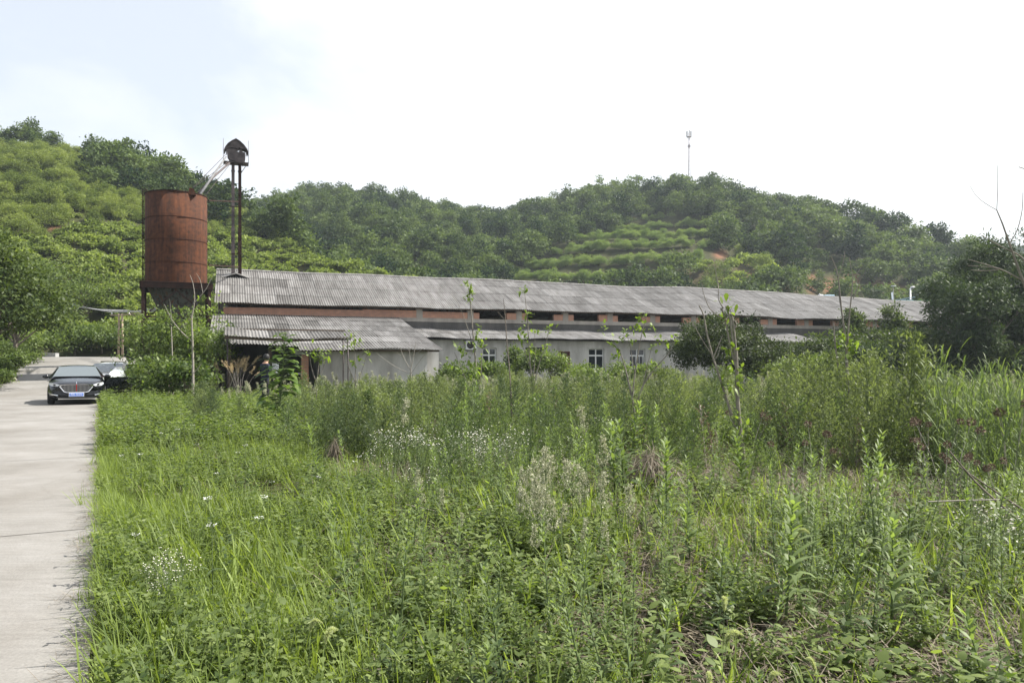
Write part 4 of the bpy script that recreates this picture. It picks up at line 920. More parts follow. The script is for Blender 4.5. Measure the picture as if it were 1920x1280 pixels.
    if plate:
        pl_ = MB(); pl_.box(-.24, .24, -.075, -.062, .30, .445); p_ = pl_.build('number_plate', M['plate_white'], car)
        mb = MB(); mb.box(-.222, .222, -.079, -.0752, .318, .427); mb.build('plate_face', M['plate_blue'], p_)
        cu = bpy.data.curves.new('plate_text', 'FONT'); cu.body = plate; cu.size = .088; cu.align_x = 'CENTER'; cu.align_y = 'CENTER'; cu.extrude = .001
        to = bpy.data.objects.new('plate_text', cu); COL.objects.link(to); bpy.context.view_layer.update()
        me = bpy.data.meshes.new_from_object(to.evaluated_get(bpy.context.evaluated_depsgraph_get())); bpy.data.objects.remove(to)
        me.materials.clear(); me.materials.append(M['plate_white']); o = link('plate_lettering', me, p_); o.rotation_euler = (R(90), 0, 0); o.location = (0, -.0805, .372)
    if door_open:
        d = empty('door'); d.parent = car; d.location = (.945, 1.55, 0); d.rotation_euler = (0, 0, -R(48))
        mb = MB(); prof = [(0, .34), (0.03, .5), (.045, .7), (.02, .96), (-.05, .97), (-.07, .6), (-.05, .34)]
        n = len(prof); vs = [(x, y, z) for y in (0.0, .35, 1.08) for x, z in prof]
        mb.add(vs, [(i * n + k, i * n + (k + 1) % n, (i + 1) * n + (k + 1) % n, (i + 1) * n + k) for i in range(2) for k in range(n)] + [tuple(range(n)), tuple(range(2 * n, 3 * n))]); mb.build('door_panel', M[paint], d)
        mb = MB(); fr = [(0, .02, .97), (-.05, .30, 1.16), (-.13, .62, 1.33), (-.15, .95, 1.37), (-.04, 1.06, .97)]; mb.tube(fr, .018, 6); mb.build('window_frame', M['chrome'], d)
        mb = MB(); mb.add([(-.02, .04, .965), (-.055, .3, 1.14), (-.13, .62, 1.315), (-.148, .94, 1.355), (-.04, 1.045, .965)], [(0, 1, 2, 3, 4)])
        gm_, n_, l_, p2 = nodes('clear_door_glass'); p2.inputs['Transmission Weight'].default_value = 0.85; p2.inputs['Roughness'].default_value = 0.02; p2.inputs['IOR'].default_value = 1.1; p2.inputs['Base Color'].default_value = (.75, .8, .8, 1)
        mb.build('window_glass', gm_, d)
        mb = MB(); mb.bar((.06, .82, .83), (.055, 1.0, .835), .025, .03); mb.build('handle', M['chrome'], d)
        for a, b in (((.035, .02, .95), (.03, 1.06, .965)), ((.05, .02, .43), (.05, 1.06, .43))):
            mb = MB(); mb.bar(a, b, .014, .02); mb.build('trim_strip', M['chrome'], d)
    return car
CY = 28.0; cxw = (143.5 - 960) / FPX * CY
build_car('parked_car', 'black_paint', (cxw, CY, gz(cxw, CY) + 0.034), R(28.6), 'black saloon with large chrome grille, blue number plate and one door open', True, '皖B·46600')
w2 = RD * 6.3 + RN * 0.42
cx2, cy2 = cxw + w2[0], CY + w2[1]
wc = build_car('parked_car', 'white_paint', (cx2, cy2, gz(cx2, cy2) + 0.034), R(28.6), 'white car parked close behind the black saloon'); wc.scale = (1.0, 1.0, 1.08); wc.rotation_euler[2] -= R(20)

# ------------------------------------------------------------------ person with papers
def skin_mesh(verts, edges, radii, root=0, sub=2):
    me = bpy.data.meshes.new('tmp'); me.from_pydata(verts, edges, []); o = bpy.data.objects.new('tmp', me); COL.objects.link(o)
    sk = o.modifiers.new('skin', 'SKIN'); sk.use_smooth_shade = True
    for i, r_ in enumerate(radii):
        me.skin_vertices[0].data[i].radius = r_ if isinstance(r_, tuple) else (r_, r_)
    me.skin_vertices[0].data[root].use_root = True
    ss_ = o.modifiers.new('sub', 'SUBSURF'); ss_.levels = sub; ss_.render_levels = sub
    bpy.context.view_layer.update(); dg = bpy.context.evaluated_depsgraph_get()
    out = bpy.data.meshes.new_from_object(o.evaluated_get(dg)); bpy.data.objects.remove(o); return out
pv = [(0, 0, .96), (0, .01, 1.12), (0, .02, 1.30), (0, .0, 1.43), (0, .03, 1.52), (0, .06, 1.60), (0, .07, 1.70),            # pelvis..head 0-6
      (-.10, 0, .92), (-.11, .03, .50), (-.11, -.01, .09), (-.12, .13, .04), (.10, 0, .92), (.12, .02, .50), (.12, -.02, .09), (.13, .12, .04),    # legs 7-14
      (-.17, .0, 1.42), (-.25, .01, 1.16), (-.13, .23, 1.10), (-.07, .30, 1.12),                                                                  # left arm 15-18
      (.17, .0, 1.42), (.25, .03, 1.17), (.17, .27, 1.20), (.13, .34, 1.23)]
pe = [(0, 1), (1, 2), (2, 3), (3, 4), (4, 5), (5, 6), (0, 7), (7, 8), (8, 9), (9, 10), (0, 11), (11, 12), (12, 13), (13, 14), (3, 15), (15, 16), (16, 17), (17, 18), (3, 19), (19, 20), (20, 21), (21, 22)]
pr = [(.15, .11), (.145, .10), (.165, .115), (.12, .09), (.055, .055), (.078, .09), (.085, .098), (.09, .09), (.062, .062), (.045, .045), (.04, .035), (.09, .09), (.062, .062), (.045, .045), (.04, .035),
      (.075, .075), (.052, .052), (.036, .036), (.032, .018), (.075, .075), (.052, .052), (.036, .036), (.032, .018)]
def fingers(base, fwd, side, up):
    for k in range(5):
        b = len(pv)
        if k < 4:
            o = side * (-.027 + .018 * k); L_ = (.068, .078, .074, .058)[k]; p0 = base + o + fwd * .02
            pts = [p0, p0 + fwd * L_ * .5 + up * .012, p0 + fwd * L_ * .8 - up * .012]
        else:
            p0 = base - side * .035; pts = [p0, p0 - side * .02 + fwd * .03 + up * .015, p0 - side * .012 + fwd * .055 + up * .02]
        for p in pts: pv.append(tuple(p)); pr.append((.0085, .0085))
        pe.append((18 if base.x < 0 else 22, b)); pe.append((b, b + 1)); pe.append((b + 1, b + 2))
fingers(Vector(pv[18]), Vector((.5, .8, .2)).normalized(), Vector((.8, -.5, 0)), Vector((0, 0, 1)))
fingers(Vector(pv[22]), Vector((-.4, .9, .2)).normalized(), Vector((.9, .4, 0)) * -1, Vector((0, 0, 1)))
pw = at(497, 26.3)
me = skin_mesh(pv, pe, pr)
me.materials.clear()
for k in ('navy', 'trouser', 'skin'): me.materials.append(M[k])
for p in me.polygons:
    c = p.center; hand = (Vector(pv[18]) - c).length < .16 and c.y > .25 or (Vector(pv[22]) - c).length < .14 and c.y > .27
    p.material_index = 2 if (c.z > 1.49 or hand) else (0 if c.z > .93 else 1); p.use_smooth = True
person = link('person', me, loc=pw, rz=R(-38)); tag(person, 'person in navy jacket and dark trousers reading papers behind the large leaved plant', 'person')
person.location.z += 0.05
mb = MB(); mb.lathe([(0, .135), (.05, .13), (.085, .10), (.102, .05), (.105, 0), (.098, -.05), (.085, -.085), (.078, -.06), (.07, 0)], 20); h = mb.build('hair', M['hair'], person); h.location = (0, .055, 1.69)
mb = MB()
for s in (-1, 1): mb.lathe([(0, -.012), (.011, -.006), (.012, .004), (0, .012)], 8, (s * .032, .155))
o = mb.build('eyes', M['hair'], person); o.location = (0, 0, 1.685)
mb = MB(); mb.prism([(-.014, 1.64), (.014, 1.64), (.006, 1.69), (-.006, 1.69)], .15, .185); mb.build('nose', M['skin'], person)
mb = MB(); mb.box(-.022, .022, .148, .156, 1.605, 1.614); mb.build('mouth', M['red_enamel'], person)
mb = MB(); s_ = MB()
mb.add([(-.13, 0, 0), (.13, 0, 0), (.13, .05, .34), (-.13, .05, .34), (-.13, -.004, 0), (.13, -.004, 0), (.13, .046, .34), (-.13, .046, .34)], [(0, 1, 2, 3), (7, 6, 5, 4), (0, 4, 5, 1), (1, 5, 6, 2), (2, 6, 7, 3), (3, 7, 4, 0)])
pp = mb.build('paper_sheets', M['paper'], loc=(pw[0] + .30, pw[1] + .12, pw[2] + 1.22), rz=R(-15)); tag(pp, 'white papers held up by the person in navy', 'papers')
# ------------------------------------------------------------------ plant templates
rng = np.random.default_rng(77)
def blob_tree(seed, rx, rz, nl, ncl, nlf, L, Wd, clr, zc=None, **k):
    r_ = np.random.default_rng(seed); return crown(r_, rx, rx * r_.uniform(0.85, 1.1), rz, rz * 0.9 if zc is None else zc, nl, ncl, nlf, L, Wd, clr, **k)
FT = [blob_tree(s, r_, h_, 9, 95, 11, 0.42, 0.26, 0.30, lobe=.42, core=.62, tv=.17)[0] for s, r_, h_ in ((1, 2.6, 2.5), (2, 2.2, 3.0), (3, 3.1, 2.4), (4, 2.4, 2.2), (5, 1.8, 2.9), (6, 2.8, 2.9))]
OT = [blob_tree(s, r_, h_, 10, 150, 11, 0.25, 0.085, 0.18, zmin=-0.5, lobe=.42, core=.58, tv=.2)[0] for s, r_, h_ in ((11, 1.6, 1.25), (12, 1.9, 1.35), (13, 1.4, 1.45), (14, 2.1, 1.25), (15, 1.7, 1.6))]
VT = [blob_tree(s, r_, h_, 8, 60, 8, 0.34, 0.27, 0.22, zmin=0.0)[0] for s, r_, h_ in ((21, 1.5, 0.75), (22, 1.8, 0.9), (23, 1.3, 1.0))]

# ---- hill cover: forest, orchard, vines, terrace rows
def inside(px, py, poly):
    r_ = np.zeros(len(px), bool); n = len(poly)
    for i in range(n):
        x0, y0 = poly[i]; x1, y1 = poly[(i + 1) % n]
        c = ((y0 > py) != (y1 > py)) & (px < (x1 - x0) * (py - y0) / (y1 - y0 + 1e-9) + x0); r_ ^= c
    return r_
def hill_points(n, px0, px1, Y0, Y1, spacing, r_):
    Yv = np.sqrt(r_.uniform(Y0 ** 2, Y1 ** 2, n)); p = r_.uniform(px0, px1, n); x = (p - 960) / FPX * Yv
    # thin to roughly even spacing with a hash grid
    g = np.floor(np.stack([x, Yv], 1) / spacing).astype(int); _, idx = np.unique(g[:, 0] * 100003 + g[:, 1], return_index=True)
    r_.shuffle(idx); x, Yv = x[idx], Yv[idx]; z = height(x, Yv); p, q = img(x, Yv, z); return x, Yv, z, p, q
FB = tab([(-600, 240), (0, 287), (100, 290), (180, 302), (240, 330), (340, 350), (430, 366), (470, 404), (520, 430)])
x, y, z, p, q = hill_points(60000, -300, 860, 64, 165, 1.9, rng)
f_ = np.interp(p, *A_FOOT); d_ = np.interp(p, *A_DEP); onA = (y > f_ + 1) & (y < d_ + 6)
forA = onA & (q < np.interp(p, *FB)) & (p < 455)
rest = onA & ~forA & (scar(p, q) < 0.5)
vineA = rest & ((q > 440 + 18 * np.sin(p / 45.0)) | (p > 560))
orch = rest & ~vineA & (z > 2) & ((z + .12 * x + .5 * np.sin(x / 7)) % 3.4 < 2.5)
forest = []
k = forA & (rng.random(len(x)) < 0.42); forest.append(scatter_mix(FT, np.stack([x, y, z - 0.6], 1)[k], rng, 0.55, 1.05, 0.07, 0.4))
pos = np.stack([x, y, z - 0.25], 1)
k = vineA & (rng.random(len(x)) < 0.95)
vines = [scatter_mix(VT, pos[k], rng, 0.65, 1.15, 0.1, 0.3)]
k = orch & (rng.random(len(x)) < 0.85)
op = pos[k]; vis = (op[:, 0] / op[:, 1] > -0.70)
big = np.argsort(op[:, 1] + 1000 * (~vis))            # the ones that show largest first
k = rest & ~vineA & (rng.random(len(x)) < .6); vines.append(scatter_mix(VT, pos[k], rng, .4, .75, .1, .3))
OM = [np_mesh('orchard_shrub', t_, [M['orchard']]) for t_ in OT]
for i in big[:260]:
    o = link('orchard_shrub', OM[int(rng.integers(0, 5))], loc=tuple(op[i]), rz=float(rng.uniform(0, 6.28)))
    s_ = float(rng.uniform(0.7, 1.2)); o.scale = (s_, s_, s_ * float(rng.uniform(0.85, 1.15)))
    tag(o, 'bushy light green orchard shrub planted on the slope behind the rusty silo', 'shrub', 'orchard shrubs on the hillside')
if len(big) > 262: tag(link('orchard_foliage', np_mesh('orchard_foliage', scatter_mix(OT, op[big[260:]], rng, 0.75, 1.2, 0.06, 0.3), [M['orchard']])), 'farther light green orchard growth high on the slope', 'foliage', kind='stuff')

x, y, z, p, q = hill_points(90000, 180, 2250, 105, 292, 3.7, rng)
f_ = np.interp(p, *B_FOOT); d_ = np.interp(p, *B_DEP); onB = (y > f_ + 1) & (y < d_ + 8)
TERR = [(930, 545), (990, 500), (1090, 450), (1180, 428), (1240, 402), (1325, 418), (1350, 440), (1340, 478), (1290, 505), (1220, 530), (1110, 555)]
SCRUB = [(1285, 545), (1290, 505), (1340, 490), (1400, 488), (1450, 515), (1490, 552)]
ter = inside(p, q, TERR) & onB; scr = inside(p, q, SCRUB) & onB; bare = scar(p, q) > 0.45
bare |= (scar(p, q - 14) > .35) | (scar(p, q - 30) > .45); bare |= (p > 1495) & (p < 1720) & (q > 512) & (rng.random(len(p)) < .55)
ter2 = ter | (inside(p, q - 14, TERR) & onB)
k = onB & ~ter2 & ~scr & ~bare; forest.append(scatter_mix(FT, np.stack([x, y, z - 0.8], 1)[k], rng, 0.6, 1.6, 0.07, 0.45))
k = onB & scr & ~bare; vines.append(scatter_mix(VT + OT[:2], np.stack([x, y, z - 0.2], 1)[k], rng, 0.9, 1.6, 0.1, 0.3))
x, y, z, p, q = hill_points(60000, 1750, 2500, 300, 428, 6.0, rng); forest.append(scatter_mix(FT, np.stack([x, y, z - 0.8], 1), rng, 1.2, 2.0, 0.05, 0.3))
x, y, z, p, q = hill_points(250000, 900, 1400, 110, 250, 1.0, rng)
k = inside(p, q, TERR) & ((z + 0.05 * x + 0.4 * np.sin(x / 9)) % 4.4 < 1.1) & (scar(p, q) < 0.4); k &= rng.random(len(x)) < 0.6
tag(link('terrace_foliage', np_mesh('terrace_foliage', scatter_mix(OT, np.stack([x, y, z - 0.1], 1)[k], rng, 0.6, 0.95, 0.05, 0.3), [M['terrace']])), 'light green crop rows on the far terraced slope', 'foliage', kind='stuff')
tag(link('forest', np_mesh('forest', join(forest), [M['forest']])), 'dark mixed forest covering the hills', 'forest', kind='stuff')
tag(link('vine_foliage', np_mesh('vine_foliage', join(vines), [M['vine']])), 'dense creeping vines and scrub on the lower slopes', 'foliage', kind='stuff')

# ---- trees and bushes near enough to stand alone
def tree(name, label, cat, w, rx, ry, rz_, zc, trunk_h, tr, mat, seed, nl=12, ncl=240, nlf=22, L=0.2, Wd=0.1, clr=0.22, group=None, bark='bark', **kw):
    r_ = np.random.default_rng(seed); e = empty(name, w, float(r_.uniform(0, 6.28)) if rx == ry else 0); tag(e, label, cat, group)
    T, cl = crown(r_, rx, ry, rz_, zc, nl, ncl, nlf, L, Wd, clr, **kw)
    link('crown', np_mesh('crown', T, [M[mat]]), e)
    L_ = [([(0, 0, -0.3), (tr * .4, 0, trunk_h * .5), (0, tr * .3, trunk_h), (0.05, 0.05, zc + rz_ * .3)], [tr * 1.25, tr, tr * .8, tr * .25])]
    for i in r_.choice(len(cl), min(14, len(cl)), False):
        c = cl[i]; s0 = np.array([0, 0, trunk_h * r_.uniform(.6, 1.1)]); m_ = s0 * .5 + c * .5 + np.array([0, 0, .12 * rz_]); L_.append(([s0, m_, c], [tr * .4, tr * .25, tr * .08]))
    link('trunk', np_mesh('trunk', stems(L_, k=7), [M[bark]], True), e); return e
tree('broadleaf_tree', 'large dark green tree leaning over the left side of the road', 'tree', at(-25, 38), 4.3, 3.6, 3.6, 4.3, 2.2, 0.2, 'dark_leaf', 301, nl=20, ncl=800, nlf=24, L=.22, Wd=.12, clr=.28, zmin=-0.8)
tree('broadleaf_tree', 'second dark tree behind the leaning tree at the left edge of the photo', 'tree', at(28, 52), 3.8, 3.4, 3.3, 3.9, 1.6, 0.16, 'dark_leaf', 302, nl=14, ncl=420, nlf=22, L=.26, Wd=.14, clr=.32, zmin=-0.8)
rb = [(95, 63, 2.6, 1.9, 'rounded green bush behind the concrete block'), (140, 64, 3.0, 2.3, 'broad green bush right behind the black saloon'), (190, 66, 2.8, 2.6, 'dense green bush left of the wooden poles'), (250, 64, 2.6, 2.4, 'green bush right of the wooden poles'), (45, 60, 2.4, 1.8, 'green bush under the trees beside the road end'), (165, 72, 3.2, 3.4, 'taller light green bush above the road end'), (95, 74, 3.2, 3.6, 'tall pale bush on the slope over the road end'), (285, 68, 2.8, 2.8, 'green bush behind the silo legs')]
for i, (px, Y_, r_, h_, lab) in enumerate(rb):
    tree('roadside_bush', lab, 'bush', at(px, Y_), r_, r_ * .9, h_ * .62, h_ * .55, 0.7, 0.08, 'shrub', 320 + i, nl=9, ncl=150, nlf=16, L=.26, Wd=.13, clr=.26, group='bushes beyond the road end', zmin=-0.6)
dk = [(1832, 51, 3.0, 4.1, 4.9, 'tall dark green tree with a ragged top hiding the far end of the shed'), (1915, 50, 3.6, 4.0, 4.9, 'tallest dark tree cut by the right edge of the photo'), (1850, 47, 3.0, 3.2, 3.4, 'lower dark tree in front of the two tall dark ones'), (1725, 56, 2.2, 2.0, 2.1, 'medium dark tree left of the tall ragged tree')]
for i, (px, Y_, r_, h_, zc, lab) in enumerate(dk):
    tree('dark_tree', lab, 'tree', at(px, Y_), r_, r_, h_, zc, 1.6, 0.22, 'cedar', 340 + i, nl=30, ncl=700, nlf=26, L=.28, Wd=.08, clr=.26, group='dark trees at the right end', zmin=-0.7, droop=0.3, lobe=.27, core=.85, tv=.3)
e = tree('round_bush', 'big round very dark bush standing before the lean-to', 'bush', at(1362, 45), 4.0, 3.2, 2.05, 2.1, 1.0, 0.12, 'round_leaf', 350, nl=18, ncl=800, nlf=26, L=.19, Wd=.08, clr=.22, zmin=-0.7, lobe=.4, core=.68)
tree('round_bush', 'lower right shoulder bush joined to the big round dark bush', 'bush', at(1425, 43.5), 2.0, 1.7, 1.25, 1.15, .6, 0.09, 'round_leaf', 351, nl=10, ncl=200, nlf=24, L=.22, Wd=.09, clr=.2, zmin=-0.7)
mid = [(1540, 55, 2.2, 1.75, 1.8), (1600, 57, 2.4, 2.0, 2.1), (1650, 58, 2.3, 2.1, 2.2), (1690, 54, 2.5, 1.7, 1.8), (1620, 52, 2.2, 1.4, 1.4), (1740, 52, 2.5, 1.8, 1.9), (1560, 50, 1.8, 1.1, 1.1), (1672, 60, 1.5, 2.9, 2.9), (1600, 60, 1.2, 2.8, 2.9)]
lb = ['bush at the right end of the lean-to roof', 'broad bush before the sagging eave', 'bush under the right part of the long roof', 'bush left of the dark trees', 'low bush in front of the row along the shed', 'bush touching the tall dark trees', 'lowest bush beside the lean-to door', 'tall narrow bush poking over the roof edge', 'slim treetop rising against the grey roof']
for i, ((px, Y_, r_, h_, zc), l_) in enumerate(zip(mid, lb)):
    tree('shed_bush', 'dark green ' + l_, 'bush', at(px, Y_), r_, r_, h_, zc, .8, .09, 'dark_leaf', 360 + i, nl=11, ncl=190, nlf=20, L=.26, Wd=.12, clr=.25, group='bushes along the shed', zmin=-0.7)
fb = [(1640, 50, 'low dark bush at the left foot of the tall dark trees'), (1760, 49, 'low dark bush under the tall ragged tree'), (1815, 47.5, 'low dark bush between the trunks of the tall dark trees'), (1870, 46.5, 'low dark bush before the tallest dark tree'), (1925, 46, 'low dark bush cut by the right edge of the photo'), (1720, 51, 'low dark bush left of the ragged tree foot'), (1790, 52, 'bushy undergrowth behind the tall ragged tree')]
for i, (px, Y_, l_) in enumerate(fb):
    tree('dark_bush', l_, 'bush', at(px, Y_), 2.1, 1.8, 1.5, 1.2, .5, .07, 'dark_leaf' if i % 2 else 'cedar', 390 + i, nl=11, ncl=260, nlf=22, L=.24, Wd=.1, clr=.25, group='bushes under the dark trees', zmin=-0.8)
# shrubs between field and buildings
wl_ = [(272, 38, 1.5, 1.25, 'leafy bush right of the open car door'), (285, 36, 1.7, 2.15, 'tall leafy bush before the silo legs'), (325, 37, 1.7, 2.1, 'leafy bush under the rusty hopper'), (315, 31, 1.4, 0.9, 'low bush at the verge near the car'), (385, 35, 1.2, 2.1, 'leafy bush beside the pale plumes'), (352, 36, 1.3, 2.2, 'tall leafy bush rising before the right silo legs'), (350, 30, 1.3, .8, 'low tangled bush under the dead branches'), (268, 34, 1.1, .8, 'low bush behind the open car door'), (410, 39, 1.3, 1.9, 'upright leafy bush at the shed corner'),
       (968, 46.5, .7, 1.3, 'vine covered shrub climbing the lean-to wall'), (1035, 46, 1.3, 1.15, 'bright shrub in front of the lean-to doorway'), (1000, 45.5, 1.2, 1.2, 'shrub hiding the broken window opening'), (1090, 44, 1.4, .8, 'low shrub under the lean-to windows'), (1160, 43, 1.5, .8, 'yellow green shrub below the barred window'), (1220, 42, 1.3, .75, 'yellow green shrub left of the round dark bush'), (920, 42, 1.2, .8, 'shrub under the first white framed window'), (860, 40, 1.1, .8, 'shrub at the corner of the annex'), (1100, 39, 1.6, .6, 'spreading low shrub in mid field'), (1475, 41, 1.5, .9, 'shrub right of the round dark bush'), (1530, 44, 1.5, 1.1, 'shrub before the lean-to door')]
for i, (px, Y_, r_, h_, l_) in enumerate(wl_):
    tree('field_shrub', l_, 'shrub', at(px, Y_), r_, r_ * .9, h_, h_ * .9, .5, .04, 'shrub', 400 + i, nl=10, ncl=150, nlf=14, L=.17, Wd=.085, clr=.17, group='shrubs around the sheds', zmin=-0.7, lobe=.42, core=.65)

# ---- saplings drawn from stem lines (photo columns and rows at a given distance)
def stroke(pts, Y_, r0, r1, jit=0.0):
    P = [np.array(wp(a, b, Y_ + (c[0] if (c := t_[2:]) else 0))) for t_ in pts for a, b in [t_[:2]]]
    P = np.array(P); n = len(P)
    m_ = (n - 1) * 3 + 1; u = np.linspace(0, n - 1, m_); i = np.minimum(u.astype(int), n - 2); f = (u - i)[:, None]
    Q_ = P[i] * (1 - f) + P[i + 1] * f
    Q_[1:-1] = 0.25 * Q_[:-2] + 0.5 * Q_[1:-1] + 0.25 * Q_[2:]
    return Q_, np.linspace(r0, r1, m_)
def sapling(name, label, cat, Y_, base, strokes, tufts, bark='pale_bark', leaf='sapling', seed=0, L=.11, Wd=.05, nper=11, group=None):
    r_ = np.random.default_rng(900 + seed); w = np.array(at(base[0], Y_)); e = empty(name, tuple(w)); tag(e, label, cat, group)
    S_ = []
    for pts, r0, r1 in strokes:
        P, rr__ = stroke(pts, Y_, r0, r1); S_.append((P - w, rr__))
    P, rr__ = S_[0]; P = np.vstack([[P[0][0], P[0][1], -0.15], P]); S_[0] = (P, np.concatenate([[rr__[0] * 1.1], rr__]))
    link('stem', np_mesh('stem', stems(S_, k=6), [M[bark]], True), e)
    if tufts:
        B, D = [], []
        for t_ in tufts:
            c = np.array(wp(t_[0], t_[1], Y_)) - w; n = int(nper * (t_[2] if len(t_) > 2 else 1)); sp_ = (t_[3] if len(t_) > 3 else 0.05)
            B.append(c + r_.normal(0, sp_, (n, 3))); D.append(unit(r_.normal(0, 1, (n, 3)) + np.array([0, 0, .55])))
        B, D = np.concatenate(B), np.concatenate(D); n = len(B)
        T = bentleaves(B, D, .85 * L * r_.uniform(.5, 1.3, n), Wd * .9 * r_.uniform(.7, 1.2, n), r_.uniform(.1, .6, n), 0, r_.uniform(.2, 1, n))
        link('leaves', np_mesh('leaves', T, [M[leaf]], True), e)
    return e
sapling('pollarded_sapling', 'forked sapling with three cut stems and few fresh leaves in mid field', 'sapling', 9.9, (1398, 915),
    [([(1398, 925), (1394, 860), (1387, 800), (1382, 740), (1381, 680), (1380, 655)], .032, .021), ([(1381, 690), (1374, 640), (1368, 590), (1361, 574)], .015, .011), ([(1381, 690), (1379, 640), (1373, 590), (1366, 588)], .015, .01), ([(1380, 690), (1369, 650), (1362, 610), (1353, 577)], .013, .009),
     ([(1378, 800), (1366, 760), (1352, 715), (1337, 672), (1325, 625), (1319, 588), (1311, 573)], .018, .008), ([(1356, 578), (1346, 560), (1348, 540), (1340, 500)], .008, .003), ([(1337, 672), (1350, 640), (1355, 628)], .008, .004), ([(1337, 676), (1346, 668), (1352, 645)], .008, .004), ([(1335, 665), (1312, 630), (1300, 606)], .008, .003), ([(1355, 598), (1330, 580), (1318, 548), (1316, 530)], .007, .003), ([(1376, 600), (1381, 607), (1378, 615)], .012, .012)],
    [(1360, 566, .8), (1356, 593), (1369, 648, 1), (1372, 662, .6), (1373, 690, 1.2), (1386, 700, 1.5), (1377, 718, 1.8, .07), (1366, 722, 1.2), (1386, 790, 1), (1391, 816, .8), (1394, 862, .8), (1376, 574, .4)], seed=1, L=.13, Wd=.06)
sapling('bare_sapling', 'tall thin sapling with bare twigs and one leafy ring left of the dark trees', 'sapling', 13, (1592, 800),
    [([(1592, 810), (1590, 740), (1588, 690), (1586, 642), (1577, 576), (1571, 511), (1559, 482)], .034, .006), ([(1588, 660), (1592, 595), (1600, 522), (1592, 482)], .018, .004), ([(1600, 560), (1610, 530), (1623, 509)], .009, .003), ([(1584, 745), (1572, 690), (1565, 640), (1563, 605)], .02, .01), ([(1572, 520), (1582, 490), (1584, 470)], .008, .003), ([(1601, 520), (1618, 497)], .006, .003), ([(1576, 575), (1572, 548), (1574, 530)], .006, .003)],
    [(1588, 650, 2.5, .13), (1578, 640, 1.5, .09), (1600, 645, 2, .1), (1590, 632, 1.5, .09)], seed=2, L=.17, Wd=.06, nper=8)
sapling('curved_sapling', 'arching sapling with pale curved twigs before the barred window', 'sapling', 16, (1192, 780),
    [([(1192, 790), (1184, 740), (1175, 700), (1165, 665), (1158, 650)], .022, .007), ([(1192, 760), (1206, 720), (1228, 690), (1252, 665), (1266, 640), (1268, 630)], .02, .005), ([(1186, 745), (1190, 700), (1200, 640), (1210, 600), (1215, 585)], .016, .004), ([(1206, 720), (1215, 680), (1222, 650)], .01, .004), ([(1228, 690), (1256, 690), (1262, 680)], .009, .003), ([(1190, 700), (1180, 640), (1174, 625)], .008, .004)],
    [(1130, 615, 1), (1151, 648), (1152, 670), (1174, 628, 1.6, .07), (1182, 640), (1200, 603, 1), (1210, 590, .7), (1222, 650), (1217, 612), (1239, 636, 1.2), (1266, 634, 1), (1222, 680, 1.2), (1158, 636, 1), (1196, 618)], seed=3, L=.15, Wd=.075)
sapling('leafy_sapling', 'slim leafy sapling standing before the first white framed window', 'sapling', 18, (902, 790),
    [([(902, 795), (900, 740), (893, 690), (888, 640), (884, 590), (880, 545), (876, 530)], .026, .006), ([(892, 790), (880, 730), (865, 690), (852, 660)], .015, .005), ([(899, 730), (903, 680), (905, 640)], .014, .005), ([(888, 650), (872, 600), (860, 570), (845, 550)], .008, .003)],
    [(878, 555, 1.6, .07), (884, 548, 1.2), (882, 540), (874, 530, .7), (898, 618, 1), (900, 632, 1.6, .08), (894, 645, 1.2), (868, 652, 1.6, .08), (860, 650, 1), (905, 650, 1.2), (900, 680, 2.2, .12), (890, 690, 1.6, .1), (850, 685, 1.6, .1), (870, 700, 1.8, .12), (902, 705, 1.8, .1)], seed=4, L=.17, Wd=.075)
sapling('leafy_sapling', 'thin sapling with leaf tufts right of the first white framed window', 'sapling', 20, (1000, 790),
    [([(1000, 790), (998, 720), (992, 660), (990, 610), (986, 570), (983, 540)], .02, .005), ([(999, 740), (1008, 690), (1025, 640), (1030, 612)], .014, .005), ([(995, 690), (980, 650), (975, 620)], .012, .004), ([(1000, 710), (1004, 660), (1002, 620)], .01, .004)],
    [(980, 546, .9), (988, 540, .8), (990, 590, 1.2), (978, 616, 1.4, .08), (984, 632, 1.2), (1002, 622, 1.2), (1030, 618, 1.6, .08), (994, 650), (1025, 650, 1.2), (976, 636)], seed=5, L=.18, Wd=.08)
sapling('bare_sapling', 'single thin dark bare stem in front of the lean-to wall', 'sapling', 15, (961, 810), [([(961, 815), (959, 760), (956, 700), (950, 640), (947, 590), (944, 560)], .017, .005), ([(947, 600), (938, 590), (932, 583)], .006, .003)], [], bark='bark', seed=6)
sapling('leafy_sapling', 'leafy sapling in front of the annex roof', 'sapling', 22, (668, 770), [([(668, 780), (667, 720), (665, 660), (663, 620)], .02, .006), ([(667, 730), (680, 690), (690, 660)], .012, .004), ([(667, 720), (650, 680), (640, 655)], .012, .004)],
    [(662, 628, 1.6, .09), (666, 644, 1.8, .1), (655, 650, 1.2), (672, 640, 1), (688, 662, 1), (642, 655, 1), (676, 676, 1.2), (660, 680, 1.2)], seed=7, L=.18, Wd=.08)
sapling('leafy_sapling', 'leafy sapling beside the porch of the annex', 'sapling', 23, (592, 770), [([(592, 780), (594, 720), (598, 680), (600, 655)], .02, .007), ([(594, 720), (584, 690), (580, 665)], .013, .005), ([(595, 720), (606, 690), (612, 668)], .013, .005)],
    [(598, 660, 2, .1), (584, 664, 1.6, .1), (610, 665, 1.4, .09), (600, 676, 1.4)], seed=8, L=.18, Wd=.08)
